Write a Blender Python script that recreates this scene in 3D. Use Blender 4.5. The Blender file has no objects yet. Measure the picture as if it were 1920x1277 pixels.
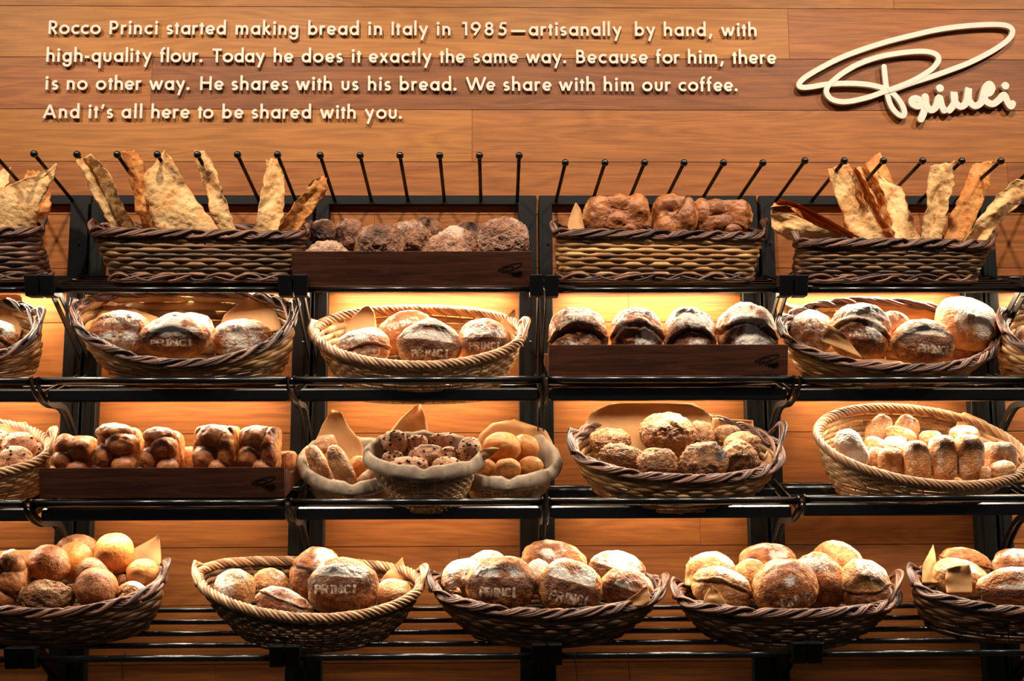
import bpy, math, random
import numpy as np
from mathutils import Vector, Matrix

# ------------------------------------------------------------------ camera, world, lights, exposure
SC = bpy.context.scene
COL = SC.collection
FPX = 2060.0
YAW, PITCH, ROLL = -0.01789, 0.12959, -0.00394
EYE = np.array([-0.13084, -3.9, 1.55])
def cam_axes():
    cy, sy, cp, sp, cr, sr = math.cos(YAW), math.sin(YAW), math.cos(PITCH), math.sin(PITCH), math.cos(ROLL), math.sin(ROLL)
    f = np.array([-sy*cp, cy*cp, sp]); r = np.array([cy, sy, 0.0]); u = np.cross(r, f)
    return r*cr+u*sr, -r*sr+u*cr, f
CR, CU, CF = cam_axes()
cam = bpy.data.cameras.new('camera'); camo = bpy.data.objects.new('camera', cam); COL.objects.link(camo)
cam.sensor_width = 36.0; cam.lens = FPX/1920*36; cam.clip_start = 0.05
m = Matrix(((CR[0], CU[0], -CF[0]), (CR[1], CU[1], -CF[1]), (CR[2], CU[2], -CF[2]))).to_4x4()
m.translation = Vector(EYE); camo.matrix_world = m
SC.camera = camo
SC.view_settings.view_transform = 'Standard'; SC.view_settings.look = 'None'
SC.view_settings.gamma = 1.0; SC.view_settings.use_curve_mapping = False
SC.view_settings.exposure = 0.08
w = bpy.data.worlds.new('world'); SC.world = w; w.use_nodes = True
w.node_tree.nodes['Background'].inputs[0].default_value = (0.95, 0.95, 1.0, 1)
w.node_tree.nodes['Background'].inputs[1].default_value = 0.035
SPOT_W, SPOT_C = 138.0, (1.0, 0.84, 0.66)
for i, (x, y, z) in enumerate([(-2.4, -1.45, 4.0), (-1.15, -1.35, 4.0), (0.1, -1.45, 4.0), (1.3, -1.35, 4.0), (2.5, -1.45, 4.0)]):
    ld = bpy.data.lights.new('ceiling_spot', 'SPOT'); ld.energy = SPOT_W; ld.color = SPOT_C
    ld.spot_size = math.radians(104); ld.spot_blend = 0.8; ld.shadow_soft_size = 0.045
    lo = bpy.data.objects.new('ceiling_spot', ld); COL.objects.link(lo); lo.location = (x, y, z)
    lo.rotation_euler = (Vector((x*0.85, -0.1, 1.9))-Vector((x, y, z))).to_track_quat('-Z', 'Y').to_euler()
STRIP_W = [11.5, 3.9, 2.0]; STRIP_C = (1.0, 0.79, 0.52); BREAD_W = [5.4, 3.6, 4.2]; BREAD_C = (1.0, 0.85, 0.66)

def at(px, py, d):
    """world point seen at photo pixel (px,py), at distance d in front of the wall"""
    v = CF+CR*(px-960)/FPX-CU*(py-638.5)/FPX
    return EYE+v*((-d-EYE[1])/v[1])
def mpp(px, py, d): return float(np.linalg.norm(at(px+1, py, d)-at(px, py, d)))
MODX = [0.0346+0.8*i for i in range(-4, 5)]      # boundaries between rack modules
PZ0, PS = 1.76026+1.55, 0.19766                   # plank lines

# ------------------------------------------------------------------ helpers
rng = np.random.RandomState(7)
def smooth01(x): x = np.clip(x, 0, 1); return x*x*(3-2*x)
def _h(ix, iy, iz, s):
    n = (ix*374761393+iy*668265263+iz*2147483647+s*974634777) & 0xffffffff
    n = ((n ^ (n >> 13))*1274126177) & 0xffffffff
    n = (n ^ (n >> 16)) & 0xffff
    return n/32767.5-1.0
def vnoise(P, s=0):
    P = np.asarray(P, float); I = np.floor(P).astype(np.int64); f = P-I; f = f*f*(3-2*f); r = 0
    for a in (0, 1):
        for b in (0, 1):
            for c in (0, 1):
                wgt = (f[:, 0] if a else 1-f[:, 0])*(f[:, 1] if b else 1-f[:, 1])*(f[:, 2] if c else 1-f[:, 2])
                r = r+wgt*_h(I[:, 0]+a, I[:, 1]+b, I[:, 2]+c, s)
    return r
def fbm(P, s=0, o=3):
    r = 0; a = 1.0
    for k in range(o): r = r+a*vnoise(P*(2.03**k), s+k*17); a *= 0.5
    return r
def mesh(name, V, F, mat, parent=None, attrs=None, smooth=True, loc=None):
    """V Nx3 world coords; F list of int arrays (n,3)/(n,4) or lists of polygons"""
    V = np.asarray(V, float)
    base = np.zeros(3)
    if parent is not None: base = np.array(parent['_o'])
    elif loc is not None: base = np.asarray(loc, float)
    me = bpy.data.meshes.new(name)
    if not isinstance(F, list): F = [F]
    loops = []; starts = []; tot = []; c = 0
    for A in F:
        if isinstance(A, np.ndarray) and A.ndim == 2:
            n, k = A.shape; loops.append(A.reshape(-1)); starts.append(c+np.arange(n)*k); tot.append(np.full(n, k)); c += n*k
        else:
            loops.append(np.array(A)); starts.append(np.array([c])); tot.append(np.array([len(A)])); c += len(A)
    loops = np.concatenate(loops).astype(np.int32); starts = np.concatenate(starts).astype(np.int32); tot = np.concatenate(tot).astype(np.int32)
    me.vertices.add(len(V)); me.vertices.foreach_set('co', (V-base).astype(np.float32).reshape(-1))
    me.loops.add(len(loops)); me.loops.foreach_set('vertex_index', loops)
    me.polygons.add(len(starts)); me.polygons.foreach_set('loop_start', starts)
    me.polygons.foreach_set('loop_total', tot)
    me.polygons.foreach_set('use_smooth', np.full(len(starts), smooth))
    for k, a in (attrs or {}).items():
        at_ = me.attributes.new(k, 'FLOAT', 'POINT'); at_.data.foreach_set('value', np.asarray(a, np.float32))
    me.update(calc_edges=True); me.validate()
    if mat: me.materials.append(mat)
    o = bpy.data.objects.new(name, me); COL.objects.link(o)
    if parent is not None:
        o.parent = parent; o['_o'] = [float(x) for x in base]
    else:
        o.location = base; o['_o'] = [float(x) for x in base]
    return o
def subpart_base(o): return o
def tag(o, label, cat, group=None, kind=None):
    if label: o['label'] = label
    if cat: o['category'] = cat
    if group: o['group'] = group
    if kind: o['kind'] = kind
    return o
def thing(name, label, cat, loc, group=None):
    o = bpy.data.objects.new(name, None); o.empty_display_size = 0.05; COL.objects.link(o)
    o.location = loc; o['_o'] = [float(x) for x in loc]
    return tag(o, label, cat, group)
class MB:
    def __init__(s): s.V = []; s.F4 = []; s.F3 = []; s.P = []; s.n = 0; s.A = []
    def add(s, V, F4=None, F3=None, a=0.5, polys=None):
        V = np.asarray(V, float)
        if F4 is not None and len(F4): s.F4.append(np.asarray(F4)+s.n)
        if F3 is not None and len(F3): s.F3.append(np.asarray(F3)+s.n)
        for p in polys or []: s.P.append([i+s.n for i in p])
        s.V.append(V); s.A.append(np.full(len(V), a) if np.isscalar(a) else a); s.n += len(V)
    def box(s, x0, x1, y0, y1, z0, z1, a=0.5, bev=0.0):
        if bev > 0:
            b = bev; prof = [(x0+b, y0), (x1-b, y0), (x1, y0+b), (x1, y1-b), (x1-b, y1), (x0+b, y1), (x0, y1-b), (x0, y0+b)]
            cx, cy = (x0+x1)/2, (y0+y1)/2; V = []
            for z, k in ((z0, 1), (z0+b, 0), (z1-b, 0), (z1, 1)):
                for x, y in prof:
                    V.append((x-math.copysign(b*0.7*k, x-cx), y-math.copysign(b*0.7*k, y-cy), z))
            F = [(r*8+i, r*8+(i+1) % 8, r*8+8+(i+1) % 8, r*8+8+i) for r in range(3) for i in range(8)]
            s.add(V, F, a=a, polys=[list(range(7, -1, -1)), list(range(24, 32))]); return
        V = [(x, y, z) for z in (z0, z1) for y in (y0, y1) for x in (x0, x1)]
        s.add(V, [(0, 2, 3, 1), (4, 5, 7, 6), (0, 1, 5, 4), (2, 6, 7, 3), (0, 4, 6, 2), (1, 3, 7, 5)], a=a)
    def tube(s, P, r, N=None, closed=False, sides=6, a=0.5, rn=None, cap=True):
        """P Mx3; r radius (scalar or array); N reference normals; rn = radius along N"""
        P = np.asarray(P, float); M = len(P)
        T = (np.roll(P, -1, 0)-np.roll(P, 1, 0)) if closed else np.gradient(P, axis=0)
        T /= np.linalg.norm(T, axis=1)[:, None]+1e-12
        if N is None:
            N = np.tile(np.array([0.0, 0.0, 1.0]), (M, 1)); bad = np.abs(T[:, 2]) > 0.9
            if bad.any(): N = np.tile(np.array([0.3, 1.0, 0.1]), (M, 1))
        N = N-(N*T).sum(1)[:, None]*T; N /= np.linalg.norm(N, axis=1)[:, None]+1e-12
        B = np.cross(T, N)
        r = np.broadcast_to(r, (M,)); rn_ = r if rn is None else np.broadcast_to(rn, (M,))
        ph = np.arange(sides)*2*math.pi/sides
        V = P[:, None]+N[:, None]*(np.cos(ph)[None, :, None]*rn_[:, None, None])+B[:, None]*(np.sin(ph)[None, :, None]*r[:, None, None])
        V = V.reshape(-1, 3)
        i = np.arange(M if closed else M-1)[:, None]*sides; j = np.arange(sides)[None]; j2 = (j+1) % sides
        i2 = ((np.arange(M if closed else M-1)+1) % M)[:, None]*sides
        F = np.stack([i+j, i+j2, i2+j2, i2+j], -1).reshape(-1, 4)
        polys = [] if (closed or not cap) else [list(range(sides-1, -1, -1)), [(M-1)*sides+k for k in range(sides)]]
        s.add(V, F, a=a, polys=polys)
    def ribbon(s, P, hw, y0, y1, closed=False, stag=0.0):
        """flat ribbon in XZ plane (P Mx2), half width hw, between y0 (front) and y1"""
        P = np.asarray(P, float); M = len(P)
        if closed: T = np.roll(P, -1, 0)-np.roll(P, 1, 0)
        else:
            T = np.gradient(P, axis=0)
        T /= np.linalg.norm(T, axis=1)[:, None]+1e-12
        Nn = np.stack([-T[:, 1], T[:, 0]], 1)
        hw = np.broadcast_to(hw, (M,))[:, None]
        L, R = P+Nn*hw, P-Nn*hw
        V = []
        s.rib = getattr(s, 'rib', 0)+1; yf = y0-0.00035*s.rib-np.linspace(0, stag, M)
        for Q, y in ((L, yf), (R, yf), (R, np.full(M, y1)), (L, np.full(M, y1))): V.append(np.stack([Q[:, 0], y, Q[:, 1]], 1))
        V = np.stack(V, 1).reshape(-1, 3)
        n = M if closed else M-1
        i = np.arange(n)[:, None]*4; i2 = ((np.arange(n)+1) % M)[:, None]*4; j = np.arange(4)[None]; j2 = (j+1) % 4
        F = np.stack([i+j, i2+j, i2+j2, i+j2], -1).reshape(-1, 4)
        s.add(V, F, polys=[] if closed else [[0, 1, 2, 3], [(M-1)*4+k for k in (3, 2, 1, 0)]])
    def disc(s, c, r, y0, y1, n=20):
        s.rib = getattr(s, 'rib', 0)+1; y0 = y0-0.00035*s.rib
        ph = np.arange(n)*2*math.pi/n
        V = [(c[0]+r*math.cos(p), y, c[1]+r*math.sin(p)) for y in (y0, y1) for p in ph]
        s.add(V, [(i, (i+1) % n, n+(i+1) % n, n+i) for i in range(n)], polys=[list(range(n)), list(range(2*n-1, n-1, -1))])
    def build(s, name, mat, parent=None, smooth=True, loc=None):
        F = []
        if s.F4: F.append(np.concatenate(s.F4))
        if s.F3: F.append(np.concatenate(s.F3))
        F += s.P
        return mesh(name, np.concatenate(s.V), F, mat, parent, {'v': np.concatenate(s.A)}, smooth, loc)

# ------------------------------------------------------------------ materials
def srgb(r, g, b):
    f = lambda c: (c/255/12.92) if c/255 <= 0.04045 else ((c/255+0.055)/1.055)**2.4
    return (f(r), f(g), f(b), 1.0)
class NT:
    def __init__(s, name):
        s.m = bpy.data.materials.new(name); s.m.use_nodes = True; s.t = s.m.node_tree; s.b = s.t.nodes['Principled BSDF']
    def n(s, typ, **kw):
        nd = s.t.nodes.new(typ)
        for k, v in kw.items():
            if k in nd.inputs: nd.inputs[k].default_value = v
            else: setattr(nd, k, v)
        return nd
    def l(s, a, b): s.t.links.new(a, b)
    def attr(s, nm): return s.n('ShaderNodeAttribute', attribute_name=nm).outputs['Fac']
    def coord(s, scale=(1, 1, 1), which='Object', off=None):
        tc = s.n('ShaderNodeTexCoord'); mp = s.n('ShaderNodeMapping'); mp.inputs['Scale'].default_value = scale
        s.l(tc.outputs[which], mp.inputs['Vector'])
        if off is not None:
            s.l(off, mp.inputs['Location'])
        return mp.outputs['Vector']
    def noise(s, vec, scale, detail=4, rough=0.55, dist=0.0):
        nd = s.n('ShaderNodeTexNoise'); nd.inputs['Scale'].default_value = scale; nd.inputs['Detail'].default_value = detail
        nd.inputs['Roughness'].default_value = rough; nd.inputs['Distortion'].default_value = dist
        s.l(vec, nd.inputs['Vector']); return nd.outputs['Fac']
    def math(s, op, a, b=None, c=None, clamp=False):
        nd = s.n('ShaderNodeMath', operation=op); nd.use_clamp = clamp
        for i, v in enumerate((a, b, c)):
            if v is None: continue
            if isinstance(v, (int, float)): nd.inputs[i].default_value = v
            else: s.l(v, nd.inputs[i])
        return nd.outputs[0]
    def ramp(s, fac, stops):
        nd = s.n('ShaderNodeValToRGB'); e = nd.color_ramp.elements
        while len(e) < len(stops): e.new(0.5)
        for el, (p, c) in zip(e, stops): el.position = p; el.color = c
        s.l(fac, nd.inputs[0]); return nd.outputs['Color']
    def step(s, fac, a, b):
        nd = s.n('ShaderNodeMapRange'); nd.interpolation_type = 'SMOOTHSTEP'
        s.l(fac, nd.inputs[0]); nd.inputs[1].default_value = a; nd.inputs[2].default_value = b
        return nd.outputs[0]
    def mix(s, f, a, b, mode='MIX'):
        nd = s.n('ShaderNodeMix', data_type='RGBA', blend_type=mode)
        for v, i in ((f, 0), (a, 6), (b, 7)):
            if isinstance(v, (int, float)): nd.inputs[i].default_value = v
            elif isinstance(v, tuple): nd.inputs[i].default_value = v
            else: s.l(v, nd.inputs[i])
        return nd.outputs[2]
    def bump(s, h, strength, dist):
        nd = s.n('ShaderNodeBump'); nd.inputs['Strength'].default_value = strength; nd.inputs['Distance'].default_value = dist
        s.l(h, nd.inputs['Height']); s.l(nd.outputs[0], s.b.inputs['Normal'])
    def fin(s, col, rough, spec=0.4):
        if isinstance(col, tuple): s.b.inputs['Base Color'].default_value = col
        else: s.l(col, s.b.inputs['Base Color'])
        if isinstance(rough, (int, float)): s.b.inputs['Roughness'].default_value = rough
        else: s.l(rough, s.b.inputs['Roughness'])
        s.b.inputs['Specular IOR Level'].default_value = spec
        return s.m

def mat_wall():
    t = NT('teak_planks')
    v = t.attr('v'); tone = t.attr('tone')
    off = t.n('ShaderNodeCombineXYZ'); t.l(t.math('MULTIPLY', v, 37.0), off.inputs[0]); t.l(t.math('MULTIPLY', v, 91.0), off.inputs[2]); t.l(t.math('MULTIPLY', v, 13.0), off.inputs[1])
    va = t.n('ShaderNodeVectorMath', operation='ADD'); t.l(t.coord((1, 1, 1)), va.inputs[0]); t.l(off.outputs[0], va.inputs[1])
    mp = t.n('ShaderNodeMapping'); mp.inputs['Scale'].default_value = (0.9, 1, 9); t.l(va.outputs[0], mp.inputs[0])
    big = t.noise(mp.outputs[0], 1.1, 2, 0.5, 0.4)
    rings = t.math('FRACT', t.math('MULTIPLY', big, 11.0))
    ringl = t.math('ABSOLUTE', t.math('SUBTRACT', t.math('MULTIPLY', rings, 2.0), 1.0))
    mp2 = t.n('ShaderNodeMapping'); mp2.inputs['Scale'].default_value = (3.0, 1, 130); t.l(va.outputs[0], mp2.inputs[0])
    fine = t.noise(mp2.outputs[0], 2.2, 5, 0.65)
    mp3 = t.n('ShaderNodeMapping'); mp3.inputs['Scale'].default_value = (1.2, 1, 22); t.l(va.outputs[0], mp3.inputs[0])
    mid = t.noise(mp3.outputs[0], 2.0, 3, 0.6, 0.6)
    g = t.math('ADD', t.math('MULTIPLY', ringl, 0.16), t.math('ADD', t.math('MULTIPLY', fine, 0.55), t.math('MULTIPLY', mid, 0.55)))
    lightc = t.ramp(tone, [(0.0, srgb(178, 120, 54)), (0.5, srgb(165, 101, 46)), (1.0, srgb(128, 73, 33))])
    darkc = t.ramp(tone, [(0.0, srgb(140, 86, 35)), (0.5, srgb(120, 67, 29)), (1.0, srgb(82, 43, 20))])
    f = t.step(g, 0.35, 0.95)
    col = t.mix(f, darkc, lightc)
    t.bump(fine, 0.25, 0.0015)
    return t.fin(col, 0.55, 0.3)
def mat_simple(name, c, rough=0.5, spec=0.4, metal=0.0, nscale=None, c2=None, bump=0.0):
    t = NT(name); t.b.inputs['Metallic'].default_value = metal
    if nscale:
        f = t.noise(t.coord(), nscale, 4)
        if bump: t.bump(f, bump, 0.002)
        return t.fin(t.mix(t.step(f, 0.3, 0.7), c, c2 or c), rough, spec)
    return t.fin(c, rough, spec)
def mat_walnut():
    t = NT('walnut_wood'); c = t.coord((1.3, 6, 16)); n1 = t.noise(c, 2.2, 4, 0.6, 1.2); n2 = t.noise(t.coord((4, 4, 160)), 3, 4)
    g = t.math('ADD', t.math('MULTIPLY', n1, 0.8), t.math('MULTIPLY', n2, 0.25))
    col = t.ramp(g, [(0.3, srgb(36, 19, 12)), (0.5, srgb(72, 38, 25)), (0.62, srgb(92, 52, 35)), (0.75, srgb(60, 31, 21))])
    return t.fin(col, 0.5, 0.3)
def mat_wicker(name, a, b, c):
    t = NT(name); v = t.attr('v'); n = t.noise(t.coord(), 22, 3)
    f = t.math('ADD', t.math('MULTIPLY', v, 0.75), t.math('MULTIPLY', n, 0.3))
    col = t.ramp(f, [(0.15, a), (0.5, b), (0.85, c)])
    t.bump(t.noise(t.coord(), 260, 2), 0.25, 0.001)
    return t.fin(col, 0.45, 0.5)
def mat_bread(name, c1, c2, dark, flour, nsc=26.0, fl_gain=1.0, rough=0.50, bumpd=0.006, fine=150.0, crack=0.5, gloss=0.5):
    t = NT(name); fl = t.attr('flour'); dk = t.attr('dark'); pa = t.attr('pale')
    inf = t.n('ShaderNodeObjectInfo').outputs['Random']
    co = t.coord()
    n1 = t.noise(co, nsc, 5, 0.6); n2 = t.noise(co, fine, 4, 0.65); n3 = t.noise(co, nsc*0.35, 3)
    base = t.mix(t.step(t.math('ADD', t.math('MULTIPLY', n1, 0.7), t.math('MULTIPLY', n2, 0.3)), 0.36, 0.62), c1, c2)
    base = t.mix(t.math('MULTIPLY', inf, 0.35), base, c1)
    base = t.mix(t.math('MULTIPLY', pa, t.math('ADD', 0.35, t.math('MULTIPLY', n1, 0.9)), clamp=True), base, srgb(224, 162, 96))
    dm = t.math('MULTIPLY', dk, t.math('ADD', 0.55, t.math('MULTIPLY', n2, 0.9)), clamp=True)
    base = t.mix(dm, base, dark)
    vor = t.n('ShaderNodeTexVoronoi', feature='DISTANCE_TO_EDGE'); vor.inputs['Scale'].default_value = fine*0.55; t.l(co, vor.inputs['Vector'])
    th = t.math('ADD', t.math('MULTIPLY', fl, 1.15*fl_gain), t.math('ADD', t.math('MULTIPLY', n2, 0.55), t.math('MULTIPLY', n1, 0.35)))
    fm = t.math('MULTIPLY', t.step(th, 0.70, 1.10), 0.92)
    col = t.mix(fm, base, flour)
    h = t.math('ADD', t.math('MULTIPLY', n1, 0.9), t.math('ADD', t.math('MULTIPLY', n2, 0.45), t.math('MULTIPLY', t.step(vor.outputs['Distance'], 0.0, 0.25), crack*0.35)))
    t.bump(h, 0.8, bumpd)
    t.b.inputs['Subsurface Weight'].default_value = 0.0
    return t.fin(col, t.math('ADD', rough, t.math('MULTIPLY', fm, 0.4)), gloss)
M = {}
M['wall'] = mat_wall()
M['black'] = mat_simple('black_powder_coat', srgb(16, 16, 17), 0.4, 0.35)
M['post'] = mat_simple('black_painted_steel', srgb(12, 12, 13), 0.55, 0.25)
M['rail'] = mat_simple('satin_black_tube', srgb(14, 14, 15), 0.22, 0.7)
M['ball'] = mat_simple('black_plastic_ball', srgb(18, 18, 20), 0.25, 0.6)
M['letter'] = mat_simple('painted_letters', srgb(214, 199, 184), 0.55, 0.25)
M['walnut'] = mat_walnut()
M['groove'] = mat_simple('burnt_engraving', srgb(16, 10, 8), 0.7, 0.2)
M['floor'] = mat_simple('dark_stone_floor', srgb(60, 52, 46), 0.6, 0.3, nscale=5, c2=srgb(46, 40, 36))
M['backing'] = mat_simple('wall_backing', srgb(30, 17, 10), 0.9, 0.1)
M['w_dark'] = mat_wicker('dark_willow', srgb(40, 23, 19), srgb(82, 50, 39), srgb(140, 96, 76))
M['w_brown'] = mat_wicker('brown_willow', srgb(46, 29, 17), srgb(88, 58, 33), srgb(138, 96, 58))
M['w_gold'] = mat_wicker('golden_willow', srgb(88, 57, 30), srgb(150, 105, 58), srgb(206, 162, 104))
M['w_pale'] = mat_wicker('pale_willow', srgb(140, 102, 62), srgb(182, 140, 92), srgb(214, 176, 128))
M['w_rope'] = mat_wicker('twisted_rim_willow', srgb(118, 80, 52), srgb(168, 124, 86), srgb(206, 164, 122))
def mat_paper(name, c, c2):
    t = NT(name); n = t.noise(t.coord(), 7, 4, 0.6, 0.5); t.bump(n, 0.6, 0.012)
    t.b.inputs['Transmission Weight'].default_value = 0.0
    col = t.mix(t.step(n, 0.3, 0.7), c, c2); t.fin(col, 0.6, 0.3)
    # thin sheet: part of the light passes through
    tr = t.n('ShaderNodeBsdfTranslucent'); t.l(col, tr.inputs['Color'])
    mx = t.n('ShaderNodeMixShader'); mx.inputs[0].default_value = 0.15
    out = t.t.nodes['Material Output']; t.l(t.b.outputs[0], mx.inputs[1]); t.l(tr.outputs[0], mx.inputs[2]); t.l(mx.outputs[0], out.inputs[0])
    return t.m
M['paper'] = mat_paper('kraft_paper', srgb(188, 136, 84), srgb(204, 152, 98))
M['cloth'] = mat_simple('linen_liner', srgb(158, 140, 122), 0.9, 0.1, nscale=30, c2=srgb(136, 118, 100), bump=0.3)
def mat_flat(name, a, b, spot):
    t = NT(name); co = t.coord(); n1 = t.noise(co, 12, 4); n2 = t.noise(co, 60, 3)
    col = t.mix(t.step(n1, 0.35, 0.68), a, b)
    vor = t.n('ShaderNodeTexVoronoi', feature='F1'); vor.inputs['Scale'].default_value = 46; t.l(co, vor.inputs['Vector'])
    sp = t.math('MULTIPLY', t.math('SUBTRACT', 1.0, t.step(vor.outputs['Distance'], 0.12, 0.5)), t.step(n2, 0.45, 0.62))
    col = t.mix(t.math('MULTIPLY', sp, 0.75), col, spot)
    dk = t.attr('dark'); col = t.mix(t.math('MULTIPLY', dk, 0.7), col, spot)
    t.bump(t.math('ADD', t.math('MULTIPLY', vor.outputs['Distance'], -0.6), n2), 0.55, 0.008)
    t.fin(col, 0.6, 0.3)
    tr = t.n('ShaderNodeBsdfTranslucent'); t.l(col, tr.inputs['Color'])
    mx = t.n('ShaderNodeMixShader'); mx.inputs[0].default_value = 0.15
    out = t.t.nodes['Material Output']; t.l(t.b.outputs[0], mx.inputs[1]); t.l(tr.outputs[0], mx.inputs[2]); t.l(mx.outputs[0], out.inputs[0])
    return t.m
M['cracker'] = mat_flat('blistered_flatbread', srgb(252, 212, 150), srgb(242, 182, 114), srgb(192, 104, 50))
M['cracker2'] = mat_flat('toasted_flatbread', srgb(244, 176, 102), srgb(220, 136, 68), srgb(168, 82, 38))
FL = srgb(238, 228, 214)
M['pagnotta'] = mat_bread('country_crust', srgb(128, 66, 28), srgb(192, 118, 58), srgb(56, 28, 14), FL)
M['pale'] = mat_bread('pale_floury_crust', srgb(176, 108, 56), srgb(220, 164, 104), srgb(112, 58, 26), FL, fl_gain=1.0)
M['golden'] = mat_bread('golden_roll_crust', srgb(176, 98, 38), srgb(214, 142, 66), srgb(112, 54, 20), srgb(236, 200, 146), nsc=16, fl_gain=0.6, crack=0.2, bumpd=0.003)
M['brownroll'] = mat_bread('brown_roll_crust', srgb(138, 74, 32), srgb(186, 112, 56), srgb(84, 42, 20), srgb(230, 190, 150), nsc=22, fl_gain=0.6, crack=0.4, bumpd=0.004)
M['walnutb'] = mat_bread('walnut_loaf_crust', srgb(122, 74, 48), srgb(180, 124, 90), srgb(44, 26, 20), srgb(220, 184, 160), nsc=40, fl_gain=0.75, bumpd=0.010, fine=210)
M['raisin'] = mat_bread('raisin_loaf_crust', srgb(120, 72, 36), srgb(180, 120, 66), srgb(44, 26, 16), srgb(214, 178, 130), nsc=38, fl_gain=0.7, bumpd=0.009, fine=200)
M['chocb'] = mat_bread('chocolate_bun_crust', srgb(182, 120, 84), srgb(220, 166, 124), srgb(96, 54, 38), srgb(240, 208, 178), nsc=36, fl_gain=0.6, bumpd=0.006)
M['brioche'] = mat_bread('glazed_brioche_crust', srgb(150, 82, 42), srgb(196, 124, 68), srgb(66, 30, 16), srgb(226, 170, 112), nsc=24, fl_gain=0.55, rough=0.40, crack=0.2, bumpd=0.004)
M['chip'] = mat_simple('dark_chocolate', srgb(34, 20, 16), 0.4, 0.5)
M['stamp'] = mat_simple('flour_lettering', srgb(222, 204, 182), 0.9, 0.1, nscale=95, c2=srgb(128, 80, 48), bump=0.5)
# ------------------------------------------------------------------ wall and floor
JOINTS = {-1: [1678], 0: [1482], 1: [280], 2: [885], 3: [1898], 4: [700], 5: [1180], 6: [330, 1640], 7: [1728], 8: [640], 9: [1315], 10: [860], 11: [1500], 12: [400], 13: [1000]}
TONES = {0: [0.05, 0.5], 1: [0.5, 0.85], 2: [0.15, 0.4], 3: [0.5, 0.7], 4: [0.45, 0.5], -1: [0.15, 0.3], 10: [0.6, 0.7], 9: [0.6, 0.55]}
wb = MB(); tn = []
zl = lambda i: PZ0-PS*i
for i in range(-4, 18):
    ymid = 155+(i-0)*103
    js = [float(at(x, ymid, 0)[0]) for x in JOINTS.get(i, [700+(i*311) % 900])]
    xs = [-3.6]+js+[3.6]
    if zl(i+1) < 0.0: continue
    for k in range(len(xs)-1):
        n0 = wb.n
        wb.box(xs[k]+0.0006, xs[k+1]-0.0006, 0.0, 0.018, zl(i+1)+0.0012, min(zl(i), 4.1)-0.0012, a=random.Random(i*7+k).random())
        tt = TONES.get(i, [0.35+0.4*random.Random(i*5+9).random(), 0.4+0.4*random.Random(i*3+1).random()])
        tn.append(np.full(wb.n-n0, tt[min(k, len(tt)-1)]))
F = [np.concatenate(wb.F4)]
o = mesh('wall_back', np.concatenate(wb.V), F, M['wall'], None, {'v': np.concatenate(wb.A), 'tone': np.concatenate(tn)}, False, (0, 0, 0))
o['kind'] = 'structure'
b = MB(); b.box(-3.6, 3.6, 0.0185, 0.06, 0, 4.1); o = b.build('trim_1', M['backing'], smooth=False, loc=(0, 0, 0)); o['kind'] = 'structure'
b = MB(); b.box(-3.6, 3.6, -5.0, 0.06, -0.05, 0.0); o = b.build('floor', M['floor'], smooth=False, loc=(0, 0, 0)); o['kind'] = 'structure'

# ------------------------------------------------------------------ racks: uprights, top bar, pegs
ordn = {-3: 'cropped by the left edge', -2: 'first full one from the left', -1: 'left of centre', 0: 'right of centre', 1: 'second from the right', 2: 'cropped by the right edge'}
ZTOP = lambda y: float(at(1000, y, 0.06)[2])
modules = [-3, -2, -1, 0, 1, 2]
HEADY = {-3: 290, -2: 291, -1: 292, 0: 305, 1: 301, 2: 300}
for mi in modules:
    xa, xb = 0.0346+0.8*mi, 0.0346+0.8*(mi+1)
    r = thing('wall_rack', 'black steel wall rack with slanting pegs above shelves, '+ordn[mi], 'rack', (xa+0.4, 0, 0.0), 'wall racks')
    for x0, x1 in ((xa+0.002, xa+0.050), (xb-0.072, xb-0.008)):
        b = MB(); b.box(x0, x1, -0.045, -0.001, 0.0, ZTOP(379), bev=0.002)
        b.box(x0+(x1-x0)*0.30, x0+(x1-x0)*0.62, -0.0465, -0.044, 0.02, ZTOP(379)-0.02)
        up = b.build('upright', M['post'], r, smooth=False)
        for yy in (455, 640, 860, 1100):
            b = MB(); z = ZTOP(yy); b.tube([((x0+x1)/2+0.008, -0.046, z), ((x0+x1)/2+0.008, -0.052, z)], 0.004, sides=8); b.build('bolt', M['black'], up)
    b = MB(); b.box(xa+0.003, xb-0.006, -0.024, -0.003, ZTOP(379), ZTOP(361.5), bev=0.002); b.build('top_bar', M['black'], r, smooth=False)
    for k in range(6):
        hx = xa+0.066+k*0.1318; tx = hx+(0.0115 if mi >= 0 else -0.001)
        p0 = np.array([hx, -0.023, ZTOP(371)]); z1 = float(at(1000, HEADY[mi], 0.36)[2]); p1 = np.array([tx, -0.36, z1])
        b = MB(); b.tube(np.linspace(p0, p1, 4), 0.0062, sides=12); pg = b.build('peg', M['black'], r)
        b = MB(); n = 10; P = []; rr = []
        ax = (p1-p0)/np.linalg.norm(p1-p0)
        for q in range(n+1):
            a = -math.pi/2+math.pi*q/n; P.append(p1+ax*0.0125*math.sin(a)); rr.append(max(0.0125*math.cos(a), 1e-4))
        b.tube(P, np.array(rr), sides=16); b.build('ball_tip', M['ball'], pg)

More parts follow.
